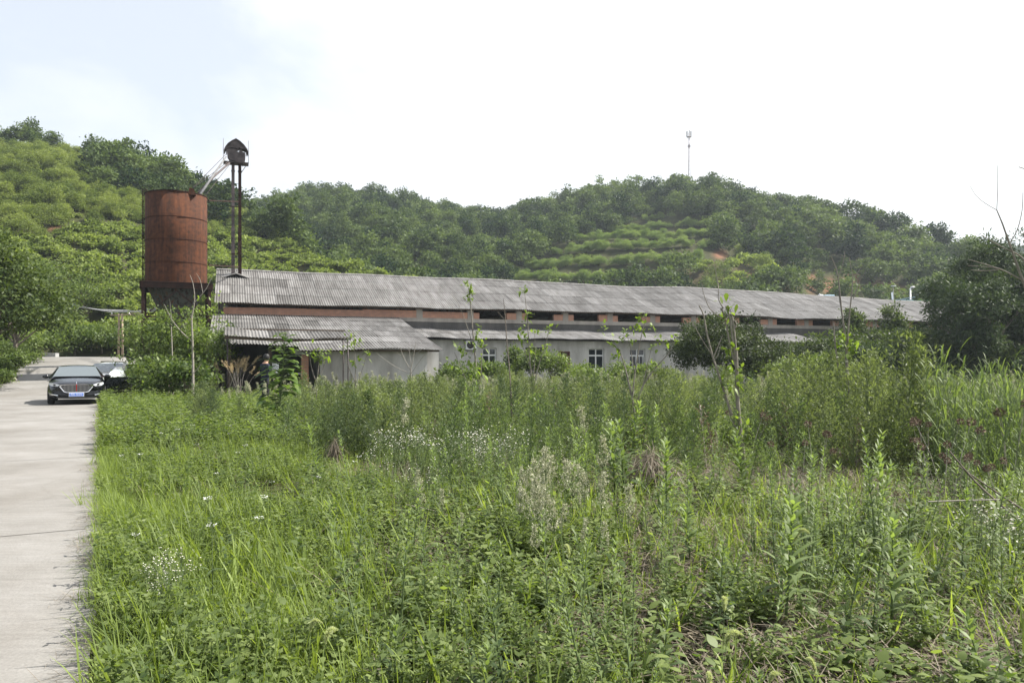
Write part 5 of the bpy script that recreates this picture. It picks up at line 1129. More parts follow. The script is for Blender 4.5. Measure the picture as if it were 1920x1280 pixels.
sapling('dead_shrub', 'bleached leafless shrub before the annex wall', 'shrub', 30, (772, 740), [([(772, 745), (771, 710), (770, 690)], .03, .02), ([(770, 695), (756, 668), (750, 650)], .018, .005), ([(770, 695), (776, 665), (780, 640)], .018, .005), ([(771, 700), (790, 672), (806, 655)], .016, .005), ([(770, 700), (745, 690), (718, 672), (705, 660)], .014, .004), ([(776, 668), (790, 655)], .01, .004), ([(757, 670), (742, 660)], .01, .004), ([(771, 690), (768, 660), (764, 648)], .012, .004)], [], bark='dry_twig', seed=9)
sapling('dead_shrub', 'bleached dead branches sticking out of the bushes by the silo', 'shrub', 29, (362, 720), [([(362, 725), (362, 680), (361, 640), (359, 590)], .05, .03), ([(360, 640), (340, 622), (322, 600), (308, 570)], .022, .006), ([(359, 600), (366, 560), (362, 530), (356, 515)], .024, .006), ([(362, 570), (385, 545), (395, 525), (402, 512)], .018, .005), ([(380, 548), (376, 525), (368, 512)], .012, .004), ([(362, 700), (372, 690), (378, 680)], .018, .006), ([(322, 600), (318, 560)], .008, .004)],
    [(359, 640, 1.5, .2), (385, 600, 3, .3), (398, 570, 3, .3), (372, 620, 2.5, .3)], bark='dry_twig', seed=10, L=.2, Wd=.09, nper=10)
sapling('dead_shrub', 'white dead stake standing in the bushes before the silo legs', 'shrub', 32, (324, 720), [([(324, 722), (323, 660), (321, 612)], .03, .02)], [], bark='dry_twig', seed=11)
sapling('bare_sapling', 'bare pale twigs reaching in from the right edge of the photo', 'sapling', 6, (1990, 1090),
    [([(1990, 1090), (1985, 900), (1970, 750), (1945, 620), (1925, 545), (1908, 500), (1893, 458), (1880, 420), (1869, 394)], .02, .004), ([(1869, 394), (1871, 350), (1870, 310)], .003, .0015), ([(1869, 394), (1848, 382), (1830, 368), (1818, 347)], .0025, .0012), ([(1893, 456), (1908, 432), (1917, 395), (1918, 360)], .004, .002), ([(1945, 610), (1925, 530), (1898, 515), (1875, 504), (1845, 495), (1815, 486)], .008, .002), ([(1875, 504), (1850, 500), (1815, 498)], .005, .002), ([(1872, 506), (1840, 508), (1820, 506)], .005, .002), ([(1930, 500), (1912, 478), (1880, 464), (1840, 441)], .008, .002), ([(1950, 330), (1925, 318), (1910, 313)], .004, .003), ([(1975, 700), (1965, 500), (1950, 330)], .012, .004)], [], bark='pale_bark', seed=12)
# the large leaved plant
r_ = np.random.default_rng(950); Y_ = 18.0; w = np.array(at(523, Y_)); e = empty('large_leaved_plant', tuple(w)); tag(e, 'tall plant with large heart shaped glossy leaves in front of the person', 'plant')
top = 2.25; sp = [np.array([0.02 * math.sin(3 * t), 0, 0]) + np.array([0.16 * t * t, 0, top * t - .1 * (t == 0)]) for t in np.linspace(0, 1, 8)]
S_ = [(np.array(sp), np.linspace(.03, .008, 8))]; B, D, LL_ = [], [], []
for i in range(190):
    t = r_.uniform(.03, 1) ** 0.9; c = np.array([0.16 * t * t, 0, top * t]); a = r_.uniform(0, 6.28); le = (0.52 * (1 - t) ** .5 + .08) * r_.uniform(.4, 1)
    d = np.array([math.cos(a), math.sin(a), .35]); b = c + d * le; S_.append((np.array([c, c + d * le * .6 + [0, 0, .02], b]), [.006, .005, .004])); B.append(b); D.append(np.array([math.cos(a), math.sin(a), -.1 + .5 * t])); LL_.append((.36 - .15 * t) * r_.uniform(.7, 1.1))
link('stem', np_mesh('stem', stems(S_, k=5), [M['stem']], True), e); n = len(B); LL_ = np.array(LL_)
link('leaves', np_mesh('leaves', bentleaves(np.array(B), np.array(D), LL_, LL_ * .72, r_.uniform(.2, .7, n), 0, r_.uniform(0, 1, n), seg=5, prof=[.12, .85, 1.0, .8, .45, .03]), [M['big_leaf']], True), e)

# ------------------------------------------------------------------ weeds
def grass_tuft(seed, n, h, wd, spread):
    r_ = np.random.default_rng(seed); a = r_.uniform(0, 6.28, n); ti = r_.uniform(.05, .75, n)
    B = np.stack([r_.normal(0, spread, n), r_.normal(0, spread, n), np.full(n, -.03)], 1); D = np.stack([np.cos(a) * ti, np.sin(a) * ti, np.ones(n)], 1)
    return bentleaves(B, D, h * r_.uniform(.5, 1.15, n), wd * r_.uniform(.6, 1.2, n), r_.uniform(.05, .75, n), 0, r_.uniform(.15, .95, n), seg=4, prof=[.7, 1, .85, .55, .04])
def low_leaf(seed, n, h, L=.035, Wd=.02):
    r_ = np.random.default_rng(seed); S_, B, D = [], [], []
    for i in range(n):
        a = r_.uniform(0, 6.28); q = r_.uniform(.1, .6); hh = h * r_.uniform(.5, 1.1); tip = np.array([math.cos(a) * q * hh, math.sin(a) * q * hh, hh])
        for u in np.linspace(.35, 1, 6):
            for k in range(3):
                b_ = a + r_.uniform(0, 6.28); B.append(tip * u); D.append([math.cos(b_), math.sin(b_), r_.uniform(.0, .7)])
    B, D = np.array(B), np.array(D, float); m_ = len(B)
    return leaves(B, D, np.array([0, 0, 1.0]) + r_.normal(0, .3, (m_, 3)), L * r_.uniform(.7, 1.3, m_), Wd * r_.uniform(.8, 1.2, m_), 0, r_.uniform(.1, .9, m_))
def horseweed(seed, h, nleaf, L=.10, Wd=.014, heads=False, lean=.08):
    """material slots: 0 leaves, 1 stem, 2 seed heads"""
    r_ = np.random.default_rng(seed); la = r_.uniform(0, 6.28); ln = r_.uniform(0, lean)
    c = lambda t: np.array([math.cos(la) * ln * h * t * t, math.sin(la) * ln * h * t * t, h * t])
    S_ = [([c(t) - (np.array([0, 0, .05]) if t == 0 else 0) for t in np.linspace(0, 1, 6)], np.linspace(.007, .002, 6))]
    t = np.sort(r_.uniform(.06, 1, nleaf) ** .8); a = np.arange(nleaf) * 2.4 + r_.normal(0, .3, nleaf)
    B = np.array([c(q) for q in t]); up = .35 + 1.0 * t; D = np.stack([np.cos(a), np.sin(a), up], 1)
    out = [bentleaves(B, D, L * r_.uniform(.7, 1.2, nleaf) * (1.15 - .8 * t), Wd * (1.1 - .5 * t), (0.75 - .5 * t) * r_.uniform(.5, 1.3, nleaf), 0, np.clip(.25 + .6 * t + r_.normal(0, .15, nleaf), 0, 1))]
    if heads:
        Bh, Dh = [], []
        for k in range(26):
            q = r_.uniform(.55, .98); a_ = r_.uniform(0, 6.28); le = h * .25 * (1.12 - q) * r_.uniform(.7, 1.3) + .03; d = np.array([math.cos(a_) * .55, math.sin(a_) * .55, 1.0]); d /= np.linalg.norm(d)
            S_.append(([c(q), c(q) + d * le], [.0025, .0012]))
            for j in range(11): Bh.append(c(q) + d * le * r_.uniform(.35, 1.0) + r_.normal(0, .012, 3)); Dh.append(r_.normal(0, .6, 3) + np.array([0, 0, 1.0]))
        m_ = len(Bh); out.append(leaves(np.array(Bh), np.array(Dh), r_.normal(0, 1, (m_, 3)), .023, .016, 2, r_.uniform(0, 1, m_)))
    out.append(stems(S_, 1, .5, 4)); return join(out)
def mugwort(seed, h, nb, nl, L=.045, Wd=.013, spread=.38):
    r_ = np.random.default_rng(seed); S_ = [([(0, 0, -.05), (0, 0, h * .5), (r_.normal(0, .02), 0, h)], [.010, .007, .002])]; B, D, T_ = [], [], []
    for k in range(nb):
        t = (k + r_.uniform(0, 1)) / nb; q = .08 + .9 * t; a = k * 2.4 + r_.normal(0, .3); le = h * spread * (1 - t) ** .75 * r_.uniform(.65, 1.15) + .05
        d = np.array([math.cos(a), math.sin(a), .75 + .7 * t]); d /= np.linalg.norm(d); c0 = np.array([0, 0, h * q * .93]); S_.append(([c0, c0 + d * le * .6 - [0, 0, .01], c0 + d * le], [.0035, .0025, .001]))
        m_ = max(4, int(nl * (le / (h * spread)) + 4)); u = r_.uniform(.12, 1.02, m_); B.append(c0 + d * le * u[:, None] + r_.normal(0, .006, (m_, 3))); D.append(d * .75 + r_.normal(0, .75, (m_, 3)) + np.array([0, 0, .25])); T_.append(np.clip(.25 + .4 * u + r_.normal(0, .15, m_), 0, 1))
    B, D, T_ = np.concatenate(B), np.concatenate(D), np.concatenate(T_); m_ = len(B)
    return join([leaves(B, D, r_.normal(0, 1, (m_, 3)) + np.array([0, 0, .6]), L * r_.uniform(.6, 1.3, m_), Wd * r_.uniform(.8, 1.3, m_), 0, T_), stems(S_, 1, .5, 3)])
def fleabane(seed, h, ns, nf, fr=.011):
    """slots: 0 leaves, 1 stem, 2 petals, 3 discs"""
    r_ = np.random.default_rng(seed); S_, B, D, out = [], [], [], []
    for s in range(ns):
        a = r_.uniform(0, 6.28); q = r_.uniform(.05, .4); hh = h * r_.uniform(.75, 1.05); tip = np.array([math.cos(a) * q * hh, math.sin(a) * q * hh, hh]); mid_ = tip * .5 + [0, 0, .06 * h]; S_.append(([np.array([0, 0, -.03]), mid_, tip], [.005, .004, .002]))
        for u in np.linspace(.15, .85, 12): b_ = r_.uniform(0, 6.28); B.append(tip * u + [0, 0, .06 * h * math.sin(u * 3)]); D.append([math.cos(b_), math.sin(b_), .7])
        for f in range(nf):
            e_ = tip + np.array([r_.normal(0, .055), r_.normal(0, .055), r_.uniform(-.07, .06)]); S_.append(([mid_ * .35 + tip * .65, e_], [.0018, .001]))
            k = 7; an = np.arange(k) / k * 6.28; nd = np.array([r_.normal(0, .35), r_.normal(0, .35), 1.0]); nd /= np.linalg.norm(nd); u_ = np.cross(nd, [1, 0, 0]); u_ /= np.linalg.norm(u_); v_ = np.cross(nd, u_)
            pd = np.cos(an)[:, None] * u_ + np.sin(an)[:, None] * v_
            out.append(leaves(np.repeat(e_[None], k, 0), pd, np.repeat(nd[None], k, 0), fr, fr * .9, 2, .5)); out.append(leaves(e_[None] - u_ * fr * .35 + nd * .001, u_[None], nd[None], fr * .75, fr * .75, 3, .5))
    B, D = np.array(B), np.array(D); m_ = len(B); out.append(bentleaves(B, D, .07 * r_.uniform(.6, 1.2, m_), .014, .4, 0, r_.uniform(.2, .9, m_))); out.append(stems(S_, 1, .5, 3)); return join(out)
def umbel(seed, h):
    r_ = np.random.default_rng(seed); ln = r_.normal(0, .06, 2); tip = np.array([ln[0] * h, ln[1] * h, h]); S_ = [([np.array([0, 0, -.03]), tip * .5 + [.01, 0, 0], tip], [.004, .003, .002])]; B, D = [], []
    for k in range(18): a = r_.uniform(0, 6.28); q = .026 * math.sqrt(r_.uniform(0, 1)); e_ = tip + [math.cos(a) * q, math.sin(a) * q, .03 + .006 * r_.normal()]; S_.append(([tip, e_], [.001, .0007])) if k % 2 == 0 else None; B.append(e_); D.append([math.cos(a), math.sin(a), .05])
    n = len(B); out = [leaves(np.array(B), np.array(D), np.array([0, 0, 1.0]) + r_.normal(0, .2, (n, 3)), .010, .010, 2, .5)]
    b = np.array([[0, 0, h * r_.uniform(.1, .6)] for _ in range(14)]) + r_.normal(0, .01, (14, 3)); a = r_.uniform(0, 6.28, 14); out.append(bentleaves(b, np.stack([np.cos(a), np.sin(a), .8 + 0 * a], 1), .09, .02, .5, 0, r_.uniform(.2, .8, 14))); out.append(stems(S_, 1, .5, 3)); return join(out)
def foxtail(seed, h):
    r_ = np.random.default_rng(seed); a = r_.uniform(0, 6.28); ca = np.array([math.cos(a), math.sin(a), 0]); c = lambda t: ca * (.10 * h * t + .10 * max(0, t - .8) * 5 * max(0, t - .8) * 5 * .9) + np.array([0, 0, h * (t - .55 * max(0, t - .86) * max(0, t - .86) * 12)])
    S_ = [([c(t) - ([0, 0, .04] if t == 0 else 0) for t in np.linspace(0, 1, 14)], np.linspace(.0025, .0015, 14))]
    n = 650; t = r_.uniform(.78, 1, n); tx = np.array([c(q + .01) - c(q - .01) for q in t]); B = np.array([c(q) for q in t]); D = unit(tx) * .6 + unit(r_.normal(0, 1, (n, 3))); fade = np.sin((t - .78) / .22 * 3.0 + .12)
    out = [leaves(B, D, r_.normal(0, 1, (n, 3)), .026 * fade + .006, .0055, 2, r_.uniform(0, 1, n))]; m_ = 5; b = np.array([c(q) for q in r_.uniform(.1, .6, m_)]); an = r_.uniform(0, 6.28, m_)
    out.append(bentleaves(b, np.stack([np.cos(an) * .5, np.sin(an) * .5, 1 + 0 * an], 1), .25, .009, .6, 0, r_.uniform(.4, 1, m_), seg=4)); out.append(stems(S_, 1, .5, 4)); return join(out)
def reed(seed, h):
    r_ = np.random.default_rng(seed); out = []; S_ = []
    for s in range(9):
        o = r_.normal(0, .12, 2); ln = r_.normal(0, .10, 2); hh = h * r_.uniform(.7, 1.0); c = lambda t: np.array([o[0] + ln[0] * hh * t, o[1] + ln[1] * hh * t, hh * t]); S_.append(([c(0) - [0, 0, .05], c(.5), c(1)], [.005, .004, .002]))
        m_ = 12; t = np.linspace(.12, 1, m_); a = np.arange(m_) * 3.14 + r_.uniform(0, 6.28) + r_.normal(0, .5, m_); out.append(bentleaves(np.array([c(q) for q in t]), np.stack([np.cos(a) * .55, np.sin(a) * .55, 1 + 0 * a], 1), .36 * r_.uniform(.6, 1.15, m_), .014, r_.uniform(.2, .9, m_), 0, r_.uniform(.1, .95, m_), seg=5))
    out.append(stems(S_, 1, .5, 4)); return join(out)
def thistle(seed, h):
    r_ = np.random.default_rng(seed); S_ = []; B, D = [], []; tips = []
    for s in range(3):
        a = r_.uniform(0, 6.28); q = r_.uniform(.1, .45); tip = np.array([math.cos(a) * q * h, math.sin(a) * q * h, h * r_.uniform(.8, 1.05)]); S_.append(([np.array([0, 0, -.03]), tip * .55 + [0, 0, .08 * h], tip], [.004, .003, .002])); tips.append(tip)
    for tp in tips:
        n = 90; v = sph(r_, n, -.7); B.append(tp + v * np.array([.022, .022, .026])); D.append(v + r_.normal(0, .3, (n, 3)))
    B, D = np.concatenate(B), np.concatenate(D); n = len(B); return join([leaves(B, D, r_.normal(0, 1, (n, 3)), .03, .012, 2, .5), stems(S_, 1, .5, 4)])
def straw(seed, n, L, spread, flat=.25):
    r_ = np.random.default_rng(seed); a = r_.uniform(0, 6.28, n); B = np.stack([r_.normal(0, spread, n), r_.normal(0, spread, n), r_.uniform(0, .08, n)], 1)
    return bentleaves(B, np.stack([np.cos(a), np.sin(a), r_.uniform(.0, flat, n)], 1), L * r_.uniform(.4, 1.2, n), .006, r_.uniform(0, .5, n), 0, r_.uniform(0, 1, n), seg=2, prof=[.8, 1, .3])

def road_off(x, y): return x * RN[0] + y * RN[1] + 0.02
def b_local(x, y):
    dx, dy = x - BX, y - BY; return dx * math.cos(BR) + dy * math.sin(BR), -dx * math.sin(BR) + dy * math.cos(BR)
def blocked(x, y):
    u, v = b_local(x, y); return ((u > 7.5) & (u < 43) & (v > -3.0)) | ((u > -1) & (v > -0.1)) | ((u > 3) & (u < 11) & (v > -11.0)) | ((u > -1.2) & (u <= 3) & (v > -9))
def field(n, Y0, Y1, p0, p1, edge=0.03, r_=rng):
    Yv = np.sqrt(r_.uniform(Y0 ** 2, Y1 ** 2, n)); p = r_.uniform(p0, p1, n); x = (p - 960) / FPX * Yv
    k = (road_off(x, Yv) > edge + r_.exponential(.06, n)) & ~blocked(x, Yv); x, Yv = x[k], Yv[k]; return np.stack([x, Yv, height(x, Yv)], 1), p[k]
def keep(pos, p, f): k = rng.random(len(p)) < f(p, pos[:, 1]); return pos[k]
def pnoise(pos, s, k): return sstep(.5 + .75 * lump(pos[:, 0] + 3.7 * k, pos[:, 1] * 1.0 - 1.9 * k, s, k))
def patch(pos, s, k, lo): return pos[rng.random(len(pos)) < lo + (1 - lo) * pnoise(pos, s, k)]
CLR = [(1340, 6.4, 130, 1.1), (1250, 5.4, 90, .7), (1860, 4.3, 110, .7), (1500, 4.2, 90, .5), (1150, 8.8, 70, 1.2), (1690, 8.6, 80, 1.0), (1590, 9.0, 170, 1.7), (660, 10.6, 110, 1.0), (1440, 42.5, 90, 4), (1250, 7.0, 70, .6), (1780, 5.6, 70, .5)]
def clear(pos):
    p = 960 + FPX * pos[:, 0] / pos[:, 1]; y = pos[:, 1]; c = np.zeros(len(p))
    for a, b, u, v in CLR: c = np.maximum(c, np.clip(1.5 - ((p - a) / u) ** 2 - ((y - b) / v) ** 2, 0, 1))
    return c
def left(p, y): return 1 - sstep((p - 560 - 6 * (y - 6)) / 260)           # lush grass on the road side
GT = [grass_tuft(500 + i, 18, h_, w_, .05) for i, (h_, w_) in enumerate(((.42, .008), (.55, .010), (.36, .007), (.62, .011), (.48, .009)))]
GF = [grass_tuft(520 + i, 12, h_, w_, .10) for i, (h_, w_) in enumerate(((.45, .016), (.55, .018), (.38, .016)))]
CT = [low_leaf(540 + i, 6, h_) for i, h_ in enumerate((.16, .22, .30, .26))]
parts_ = []
for n, a, b in ((8500, 2.2, 8), (9000, 8, 16), (10000, 16, 34)):
    pos, p = field(n, a, b, -120, 2100); pos = keep(pos, p, lambda p, y: (.16 + .84 * left(p, y))); pos = patch(pos, .9, 1, .25); parts_.append(scatter_mix(GT if b < 17 else GF, pos, rng, .65, 1.15, .1, .25))
WG = [grass_tuft(510 + i, 7, h_, w_, .04) for i, (h_, w_) in enumerate(((.6, .015), (.48, .017), (.72, .014)))]
pos, p = field(1500, 2.3, 9, -60, 2050); pos = patch(pos, 1.1, 11, .1); parts_.append(scatter_mix(WG, pos, rng, .6, 1.15, .15, .35))
s_ = rng.uniform(2, 36, 2600); o_ = rng.normal(.12, .08, 2600); pos = np.stack([RD[0] * s_ + RN[0] * o_, RD[1] * s_ + RN[1] * o_], 1); pos = np.column_stack([pos, height(pos[:, 0], pos[:, 1]) + .02]); parts_.append(scatter_mix(GT, pos, rng, .3, .7, .2, .3))
s_ = rng.uniform(24, 60, 1600); o_ = -ROADW - rng.exponential(1.2, 1600); pos = np.stack([RD[0] * s_ + RN[0] * o_, RD[1] * s_ + RN[1] * o_], 1); pos = np.column_stack([pos, height(pos[:, 0], pos[:, 1])]); parts_.append(scatter_mix(GF, pos, rng, .7, 1.4, .1, .3))
tag(link('grass', np_mesh('grass', join(parts_), [M['grass']], True)), 'bright green grass along the road and through the field', 'grass', kind='stuff')
parts_ = []
for n, a, b in ((8500, 2.2, 7), (8000, 7, 13)):
    pos, p = field(n, a, b, -100, 2050); pos = keep(pos, p, lambda p, y: np.where(p < 1050, .62, .34)); pos = pos[rng.random(len(pos)) > .85 * clear(pos)]; pos = patch(pos, .7, 2, .05); parts_.append(scatter_mix(CT, pos, rng, .7, 1.25, .15, .3))
pos, p = field(7000, 13, 30, 150, 2050); parts_.append(scatter_mix(CT, pos, rng, 1.2, 2.2, .15, .3))
def broad_leaf(seed, n, h, L, Wd):
    r_ = np.random.default_rng(seed); B, D, S_ = [], [], []
    for i in range(n):
        a = r_.uniform(0, 6.28); hh = h * r_.uniform(.4, 1.1); q = r_.uniform(.1, .5); tip = np.array([math.cos(a) * q * hh, math.sin(a) * q * hh, hh])
        for u in np.linspace(.4, 1, 4): b_ = r_.uniform(0, 6.28); B.append(tip * u); D.append([math.cos(b_), math.sin(b_), r_.uniform(.1, .9)])
    m_ = len(B); return bentleaves(np.array(B), np.array(D), L * r_.uniform(.6, 1.2, m_), Wd * r_.uniform(.8, 1.2, m_), r_.uniform(.1, .7, m_), 0, r_.uniform(.2, 1, m_), seg=4, prof=[.2, .95, 1.0, .6, .04])
BL = [broad_leaf(550 + i, 5, h_, .07, .038) for i, h_ in enumerate((.3, .4, .24))]
pos, p = field(600, 3.2, 9, 500, 2050); pos = patch(pos, .8, 12, .0); parts_.append(scatter_mix(BL, pos, rng, .6, 1.2, .15, .3))
tag(link('ground_cover', np_mesh('ground_cover', join(parts_), [M['clover']])), 'low clover like leaves covering the ground', 'ground cover', kind='stuff')
ST_ = [straw(560 + i, 26, .35, .16, .5) for i in range(3)]
pos, p = field(4200, 2.6, 14, 300, 2050); pos = keep(pos, p, lambda p, y: .1 + .9 * (1 - left(p, y))); k = clear(pos) > .3; pos2 = pos[k] + rng.normal(0, .12, (int(k.sum()), 3)) * np.array([1, 1, 0]); pos = np.concatenate([pos, pos2]); T1 = scatter_mix(ST_, pos, rng, .6, 1.3, .1, .2)
pos, p = field(1500, 14, 36, 500, 2050); T2 = scatter_mix([straw(570 + i, 14, .6, .3, 1.2) for i in range(2)], pos, rng, .8, 1.5, .1, .2)
s_ = rng.uniform(2, 30, 420); o_ = rng.normal(-.03, .10, 420); pos = np.stack([RD[0] * s_ + RN[0] * o_, RD[1] * s_ + RN[1] * o_], 1); pos = np.column_stack([pos, height(pos[:, 0], pos[:, 1]) + .03]); T3 = scatter_mix(ST_, pos, rng, .2, .5, .1, .2)
tag(link('straw', np_mesh('straw', join([T1, T2, T3]), [M['straw']])), 'dead grey brown straw lying between the weeds', 'straw', kind='stuff')
# weedy mass of the field
MW = [mugwort(600 + i, h_, 44, 10, .05, .016) for i, h_ in enumerate((1.2, 1.0, 1.35, .9))]
MF = [mugwort(610 + i, h_, 30, 9, .085, .024, .40) for i, h_ in enumerate((1.2, 1.0, 1.4))]
HW = [horseweed(620 + i, h_, n_, L_, w_) for i, (h_, n_, L_, w_) in enumerate(((.65, 60, .15, .021), (.42, 45, .2, .028), (.8, 70, .13, .017), (.45, 60, .11, .013)))]
wm = [M['weed'], M['stem'], M['cream']]
parts_ = []
pos, p = field(800, 3.2, 9, 650, 2000); pos = keep(pos, p, lambda p, y: .8 - .6 * left(p, y)); pos = pos[rng.random(len(pos)) > .9 * clear(pos)]; pos = patch(pos, .8, 4, .05); parts_.append(scatter_mix(HW, pos, rng, .45, 1.1, .17, .3))
pos, p = field(1000, 9, 15, 480, 2000); pos = keep(pos, p, lambda p, y: .95 - .9 * left(p, y)); pos = pos[rng.random(len(pos)) > .9 * clear(pos)]; pos = patch(pos, 1.2, 5, .1); parts_.append(scatter_mix(HW + MW[:2], pos, rng, .45, 1.05, .15, .3))
tag(link('weeds', np_mesh('weeds', join(parts_), wm)), 'knee high leafy weeds filling the near field', 'weeds', kind='stuff')
parts_ = []
pos, p = field(2300, 15, 42, 330, 2000); pos0 = pos.copy(); pos = keep(pos, p, lambda p, y: np.clip(1.05 - .9 * left(p, y * .55), 0.02, 1)); pos = patch(pos, 2.2, 6, .25); hs_ = .5 + .5 * pnoise(pos, 3.0, 7)
for q0, q1 in ((0, .62), (.62, .74), (.74, .86), (.86, 2)):
    k = (hs_ >= q0) & (hs_ < q1); parts_.append(scatter_mix(MF, pos[k], rng, .22 + .44 * q0, .40 + .46 * min(q1, 1), .09, .35))
tag(link('weeds', np_mesh('far_weeds', join(parts_), [M['mugwort'], M['stem']])), 'waist high feathery weeds filling the field up to the sheds', 'weeds', kind='stuff')

DW = [mugwort(630 + i, h_, 24, 7, .05, .016, .3) for i, h_ in enumerate((1.0, .8))]
pos, p = field(420, 10, 30, 700, 1950); pos = patch(pos, 1.6, 9, .1)
tag(link('dry_weeds', np_mesh('dry_weeds', scatter_mix(DW, pos, rng, .5, 1.0, .12, .3), [M['rusty_leaf'], M['dry_twig']])), 'brown withered weeds mixed through the field', 'weeds', kind='stuff')
PW = [horseweed(690 + i, h_, 34, .14, .022, True, .12) for i, h_ in enumerate((1.0, .85))]
k = (pnoise(pos0, 3.5, 13) > .62) & (rng.random(len(pos0)) < .5)
tag(link('pale_weeds', np_mesh('pale_weeds', scatter_mix(PW, pos0[k] + [.3, .2, 0], rng, .7, 1.15, .1, .3), wm)), 'grey green weeds with pale tops in patches of the far field', 'weeds', kind='stuff')
# individual weeds: copies of shared meshes, each its own object
def plants(name, Ts, mats, spots, label, cat, group, smin=.85, smax=1.15, tilt=.06, labels=None):
    ms_ = [np_mesh(name, T, mats) for T in Ts]; hs = [T['V'][:, 2].max() for T in Ts]
    for i, sp_ in enumerate(spots):
        px, Y_ = sp_[:2]; k = int(rng.integers(0, len(Ts))); o = link(name, ms_[k], loc=at(px, Y_), rz=float(rng.uniform(0, 6.28)))
        s_ = (sp_[2] / hs[k]) if len(sp_) > 2 else float(rng.uniform(smin, smax)); o.scale = (s_, s_, s_); o.rotation_euler = (float(rng.normal(0, tilt)), float(rng.normal(0, tilt)), o.rotation_euler[2])
        tag(o, labels.get(i, label) if labels else label, cat, group if not (labels and i in labels) else None)
def rnd(n, p0, p1, y0, y1, h0, h1): return [(float(rng.uniform(p0, p1)), float(rng.uniform(y0, y1)), float(rng.uniform(h0, h1))) for _ in range(n)]
MN = [mugwort(640 + i, h_, 64, 30, .06, .015, sp_) for i, (h_, sp_) in enumerate(((1.9, .40), (1.6, .44), (2.0, .36), (1.4, .48)))]
big_m = [(1692, 11.5, 2.15), (1660, 11.8, 1.9), (1725, 11.2, 1.85), (1632, 11.2, 1.8), (1708, 12.0, 2.0), (1620, 12.5, 1.75), (1580, 12, 1.55), (1540, 11.5, 1.5), (1500, 12.2, 1.45), (1640, 10.6, 1.35), (1600, 10.4, 1.2), (1560, 10.6, 1.2), (1680, 10.5, 1.25), (1520, 13, 1.6), (1740, 12.4, 1.75), (1640, 13, 1.9), (1465, 13, 1.4)] + rnd(14, 1450, 1740, 12, 17, 1.3, 1.9)
cen_m = [(660, 12.5, 1.35), (640, 12, 1.2), (690, 12.6, 1.3), (715, 12, 1.2), (800, 14, 1.5), (770, 13, 1.35), (640, 13.5, 1.3), (385, 19, 1.15), (375, 18.5, 1.0), (400, 19.5, 1.0)] + rnd(20, 560, 1000, 13, 22, 1.0, 1.45) + rnd(26, 1000, 1460, 13, 24, 1.05, 1.5) + rnd(12, 600, 860, 13, 24, 1.2, 1.45) + rnd(12, 940, 1090, 14, 24, 1.2, 1.42) + rnd(10, 1220, 1450, 13, 20, 1.25, 1.55) + rnd(18, 600, 1700, 20, 30, 1.1, 1.6)
plants('mugwort_plant', MN, [M['mugwort'], M['stem']], big_m, 'tall feathery green mugwort in the dense clump before the dark trees', 'weed', 'mugwort clump before the dark trees')
dk_m = [(640, 11.6, 1.05), (665, 11.8, 1.2), (690, 11.5, 1.1), (715, 11.9, 1.0), (612, 12.0, .95), (650, 12.4, 1.25), (700, 12.6, 1.2), (1010, 12.5, 1.15), (1035, 12.2, 1.05), (1120, 13, 1.25), (1170, 13.5, 1.2), (385, 19.2, 1.2), (395, 18.6, 1.0), (372, 19, 1.05), (860, 14, 1.4), (885, 13.6, 1.3), (1215, 14.5, 1.3), (1260, 15, 1.5), (1100, 15, 1.4), (1310, 13, 1.2), (585, 13, 1.0), (740, 13.2, 1.35), (775, 12.6, 1.15), (940, 15.5, 1.4), (965, 15, 1.3), (1060, 16, 1.4), (1400, 14.5, 1.5), (1430, 14, 1.35), (1170, 18, 1.35), (1340, 17, 1.6)]
plants('mugwort_plant', MN, [M['mugwort_dark'], M['stem']], dk_m, 'dark blue green feathery mugwort clump in the middle of the field', 'weed', 'dark mugwort clumps in mid field')
plants('mugwort_plant', MN, [M['mugwort'], M['stem']], cen_m, 'feathery green mugwort plume standing in the middle of the field', 'weed', 'mugwort plumes in mid field')
HN = [horseweed(660 + i, h_, n_, L_, w_) for i, (h_, n_, L_, w_) in enumerate(((.95, 95, .19, .024), (.7, 80, .19, .025), (1.15, 130, .16, .019), (.5, 65, .2, .027)))]
hw_ = [(1650, 5.4, 1.15), (1590, 5.5, .9), (1700, 5.9, .85), (1560, 6.2, .95), (1510, 5.2, .7), (1240, 5.4, .75), (1250, 7.0, .9), (1290, 6.6, .8), (1610, 6.6, 1.05), (1800, 5.0, .8), (1880, 4.6, .75), (1455, 6.5, .8), (1720, 4.4, .6), (1255, 4.6, .55), (1590, 4.1, .5), (1885, 3.7, .55), (890, 12, 1.5), (870, 12.5, 1.3), (1400, 8.5, .85), (1350, 8.8, .9), (600, 9, .9), (820, 8.6, .75), (920, 8.2, .8)] + rnd(30, 1420, 1900, 4.2, 8, .35, .9) + rnd(6, 1200, 1420, 5, 8, .4, .7) + rnd(16, 850, 1250, 7.5, 12, .7, 1.1)
plants('horseweed_plant', HN, [M['weed'], M['stem']], hw_, 'upright horseweed with narrow leaves spiralling round its stem', 'weed', 'horseweed plants in the near field', labels={0: 'tallest upright horseweed with narrow leaves in the near right foreground'}, tilt=.08)
HC = [horseweed(680 + i, h_, 70, .06, .008, True) for i, h_ in enumerate((1.0, .85, 1.1))]
hc_ = [(1025, 6.3, .86), (995, 6.2, .72), (1050, 6.2, .78), (1075, 6.7, .7), (1122, 6.0, .76), (1005, 5.8, .62), (1040, 5.6, .58), (1180, 6.1, .62), (970, 6.8, .66), (1085, 5.4, .5), (1150, 5.3, .5), (1015, 6.6, .84), (1035, 6.5, .8), (1110, 6.3, .74), (790, 6.8, .55), (830, 6.6, .5), (860, 6.0, .4), (770, 7.4, .55), (1130, 8.4, .85), (750, 12.2, 1.05), (1110, 11, 1.0)] + rnd(12, 955, 1110, 5.4, 7, .45, .8)
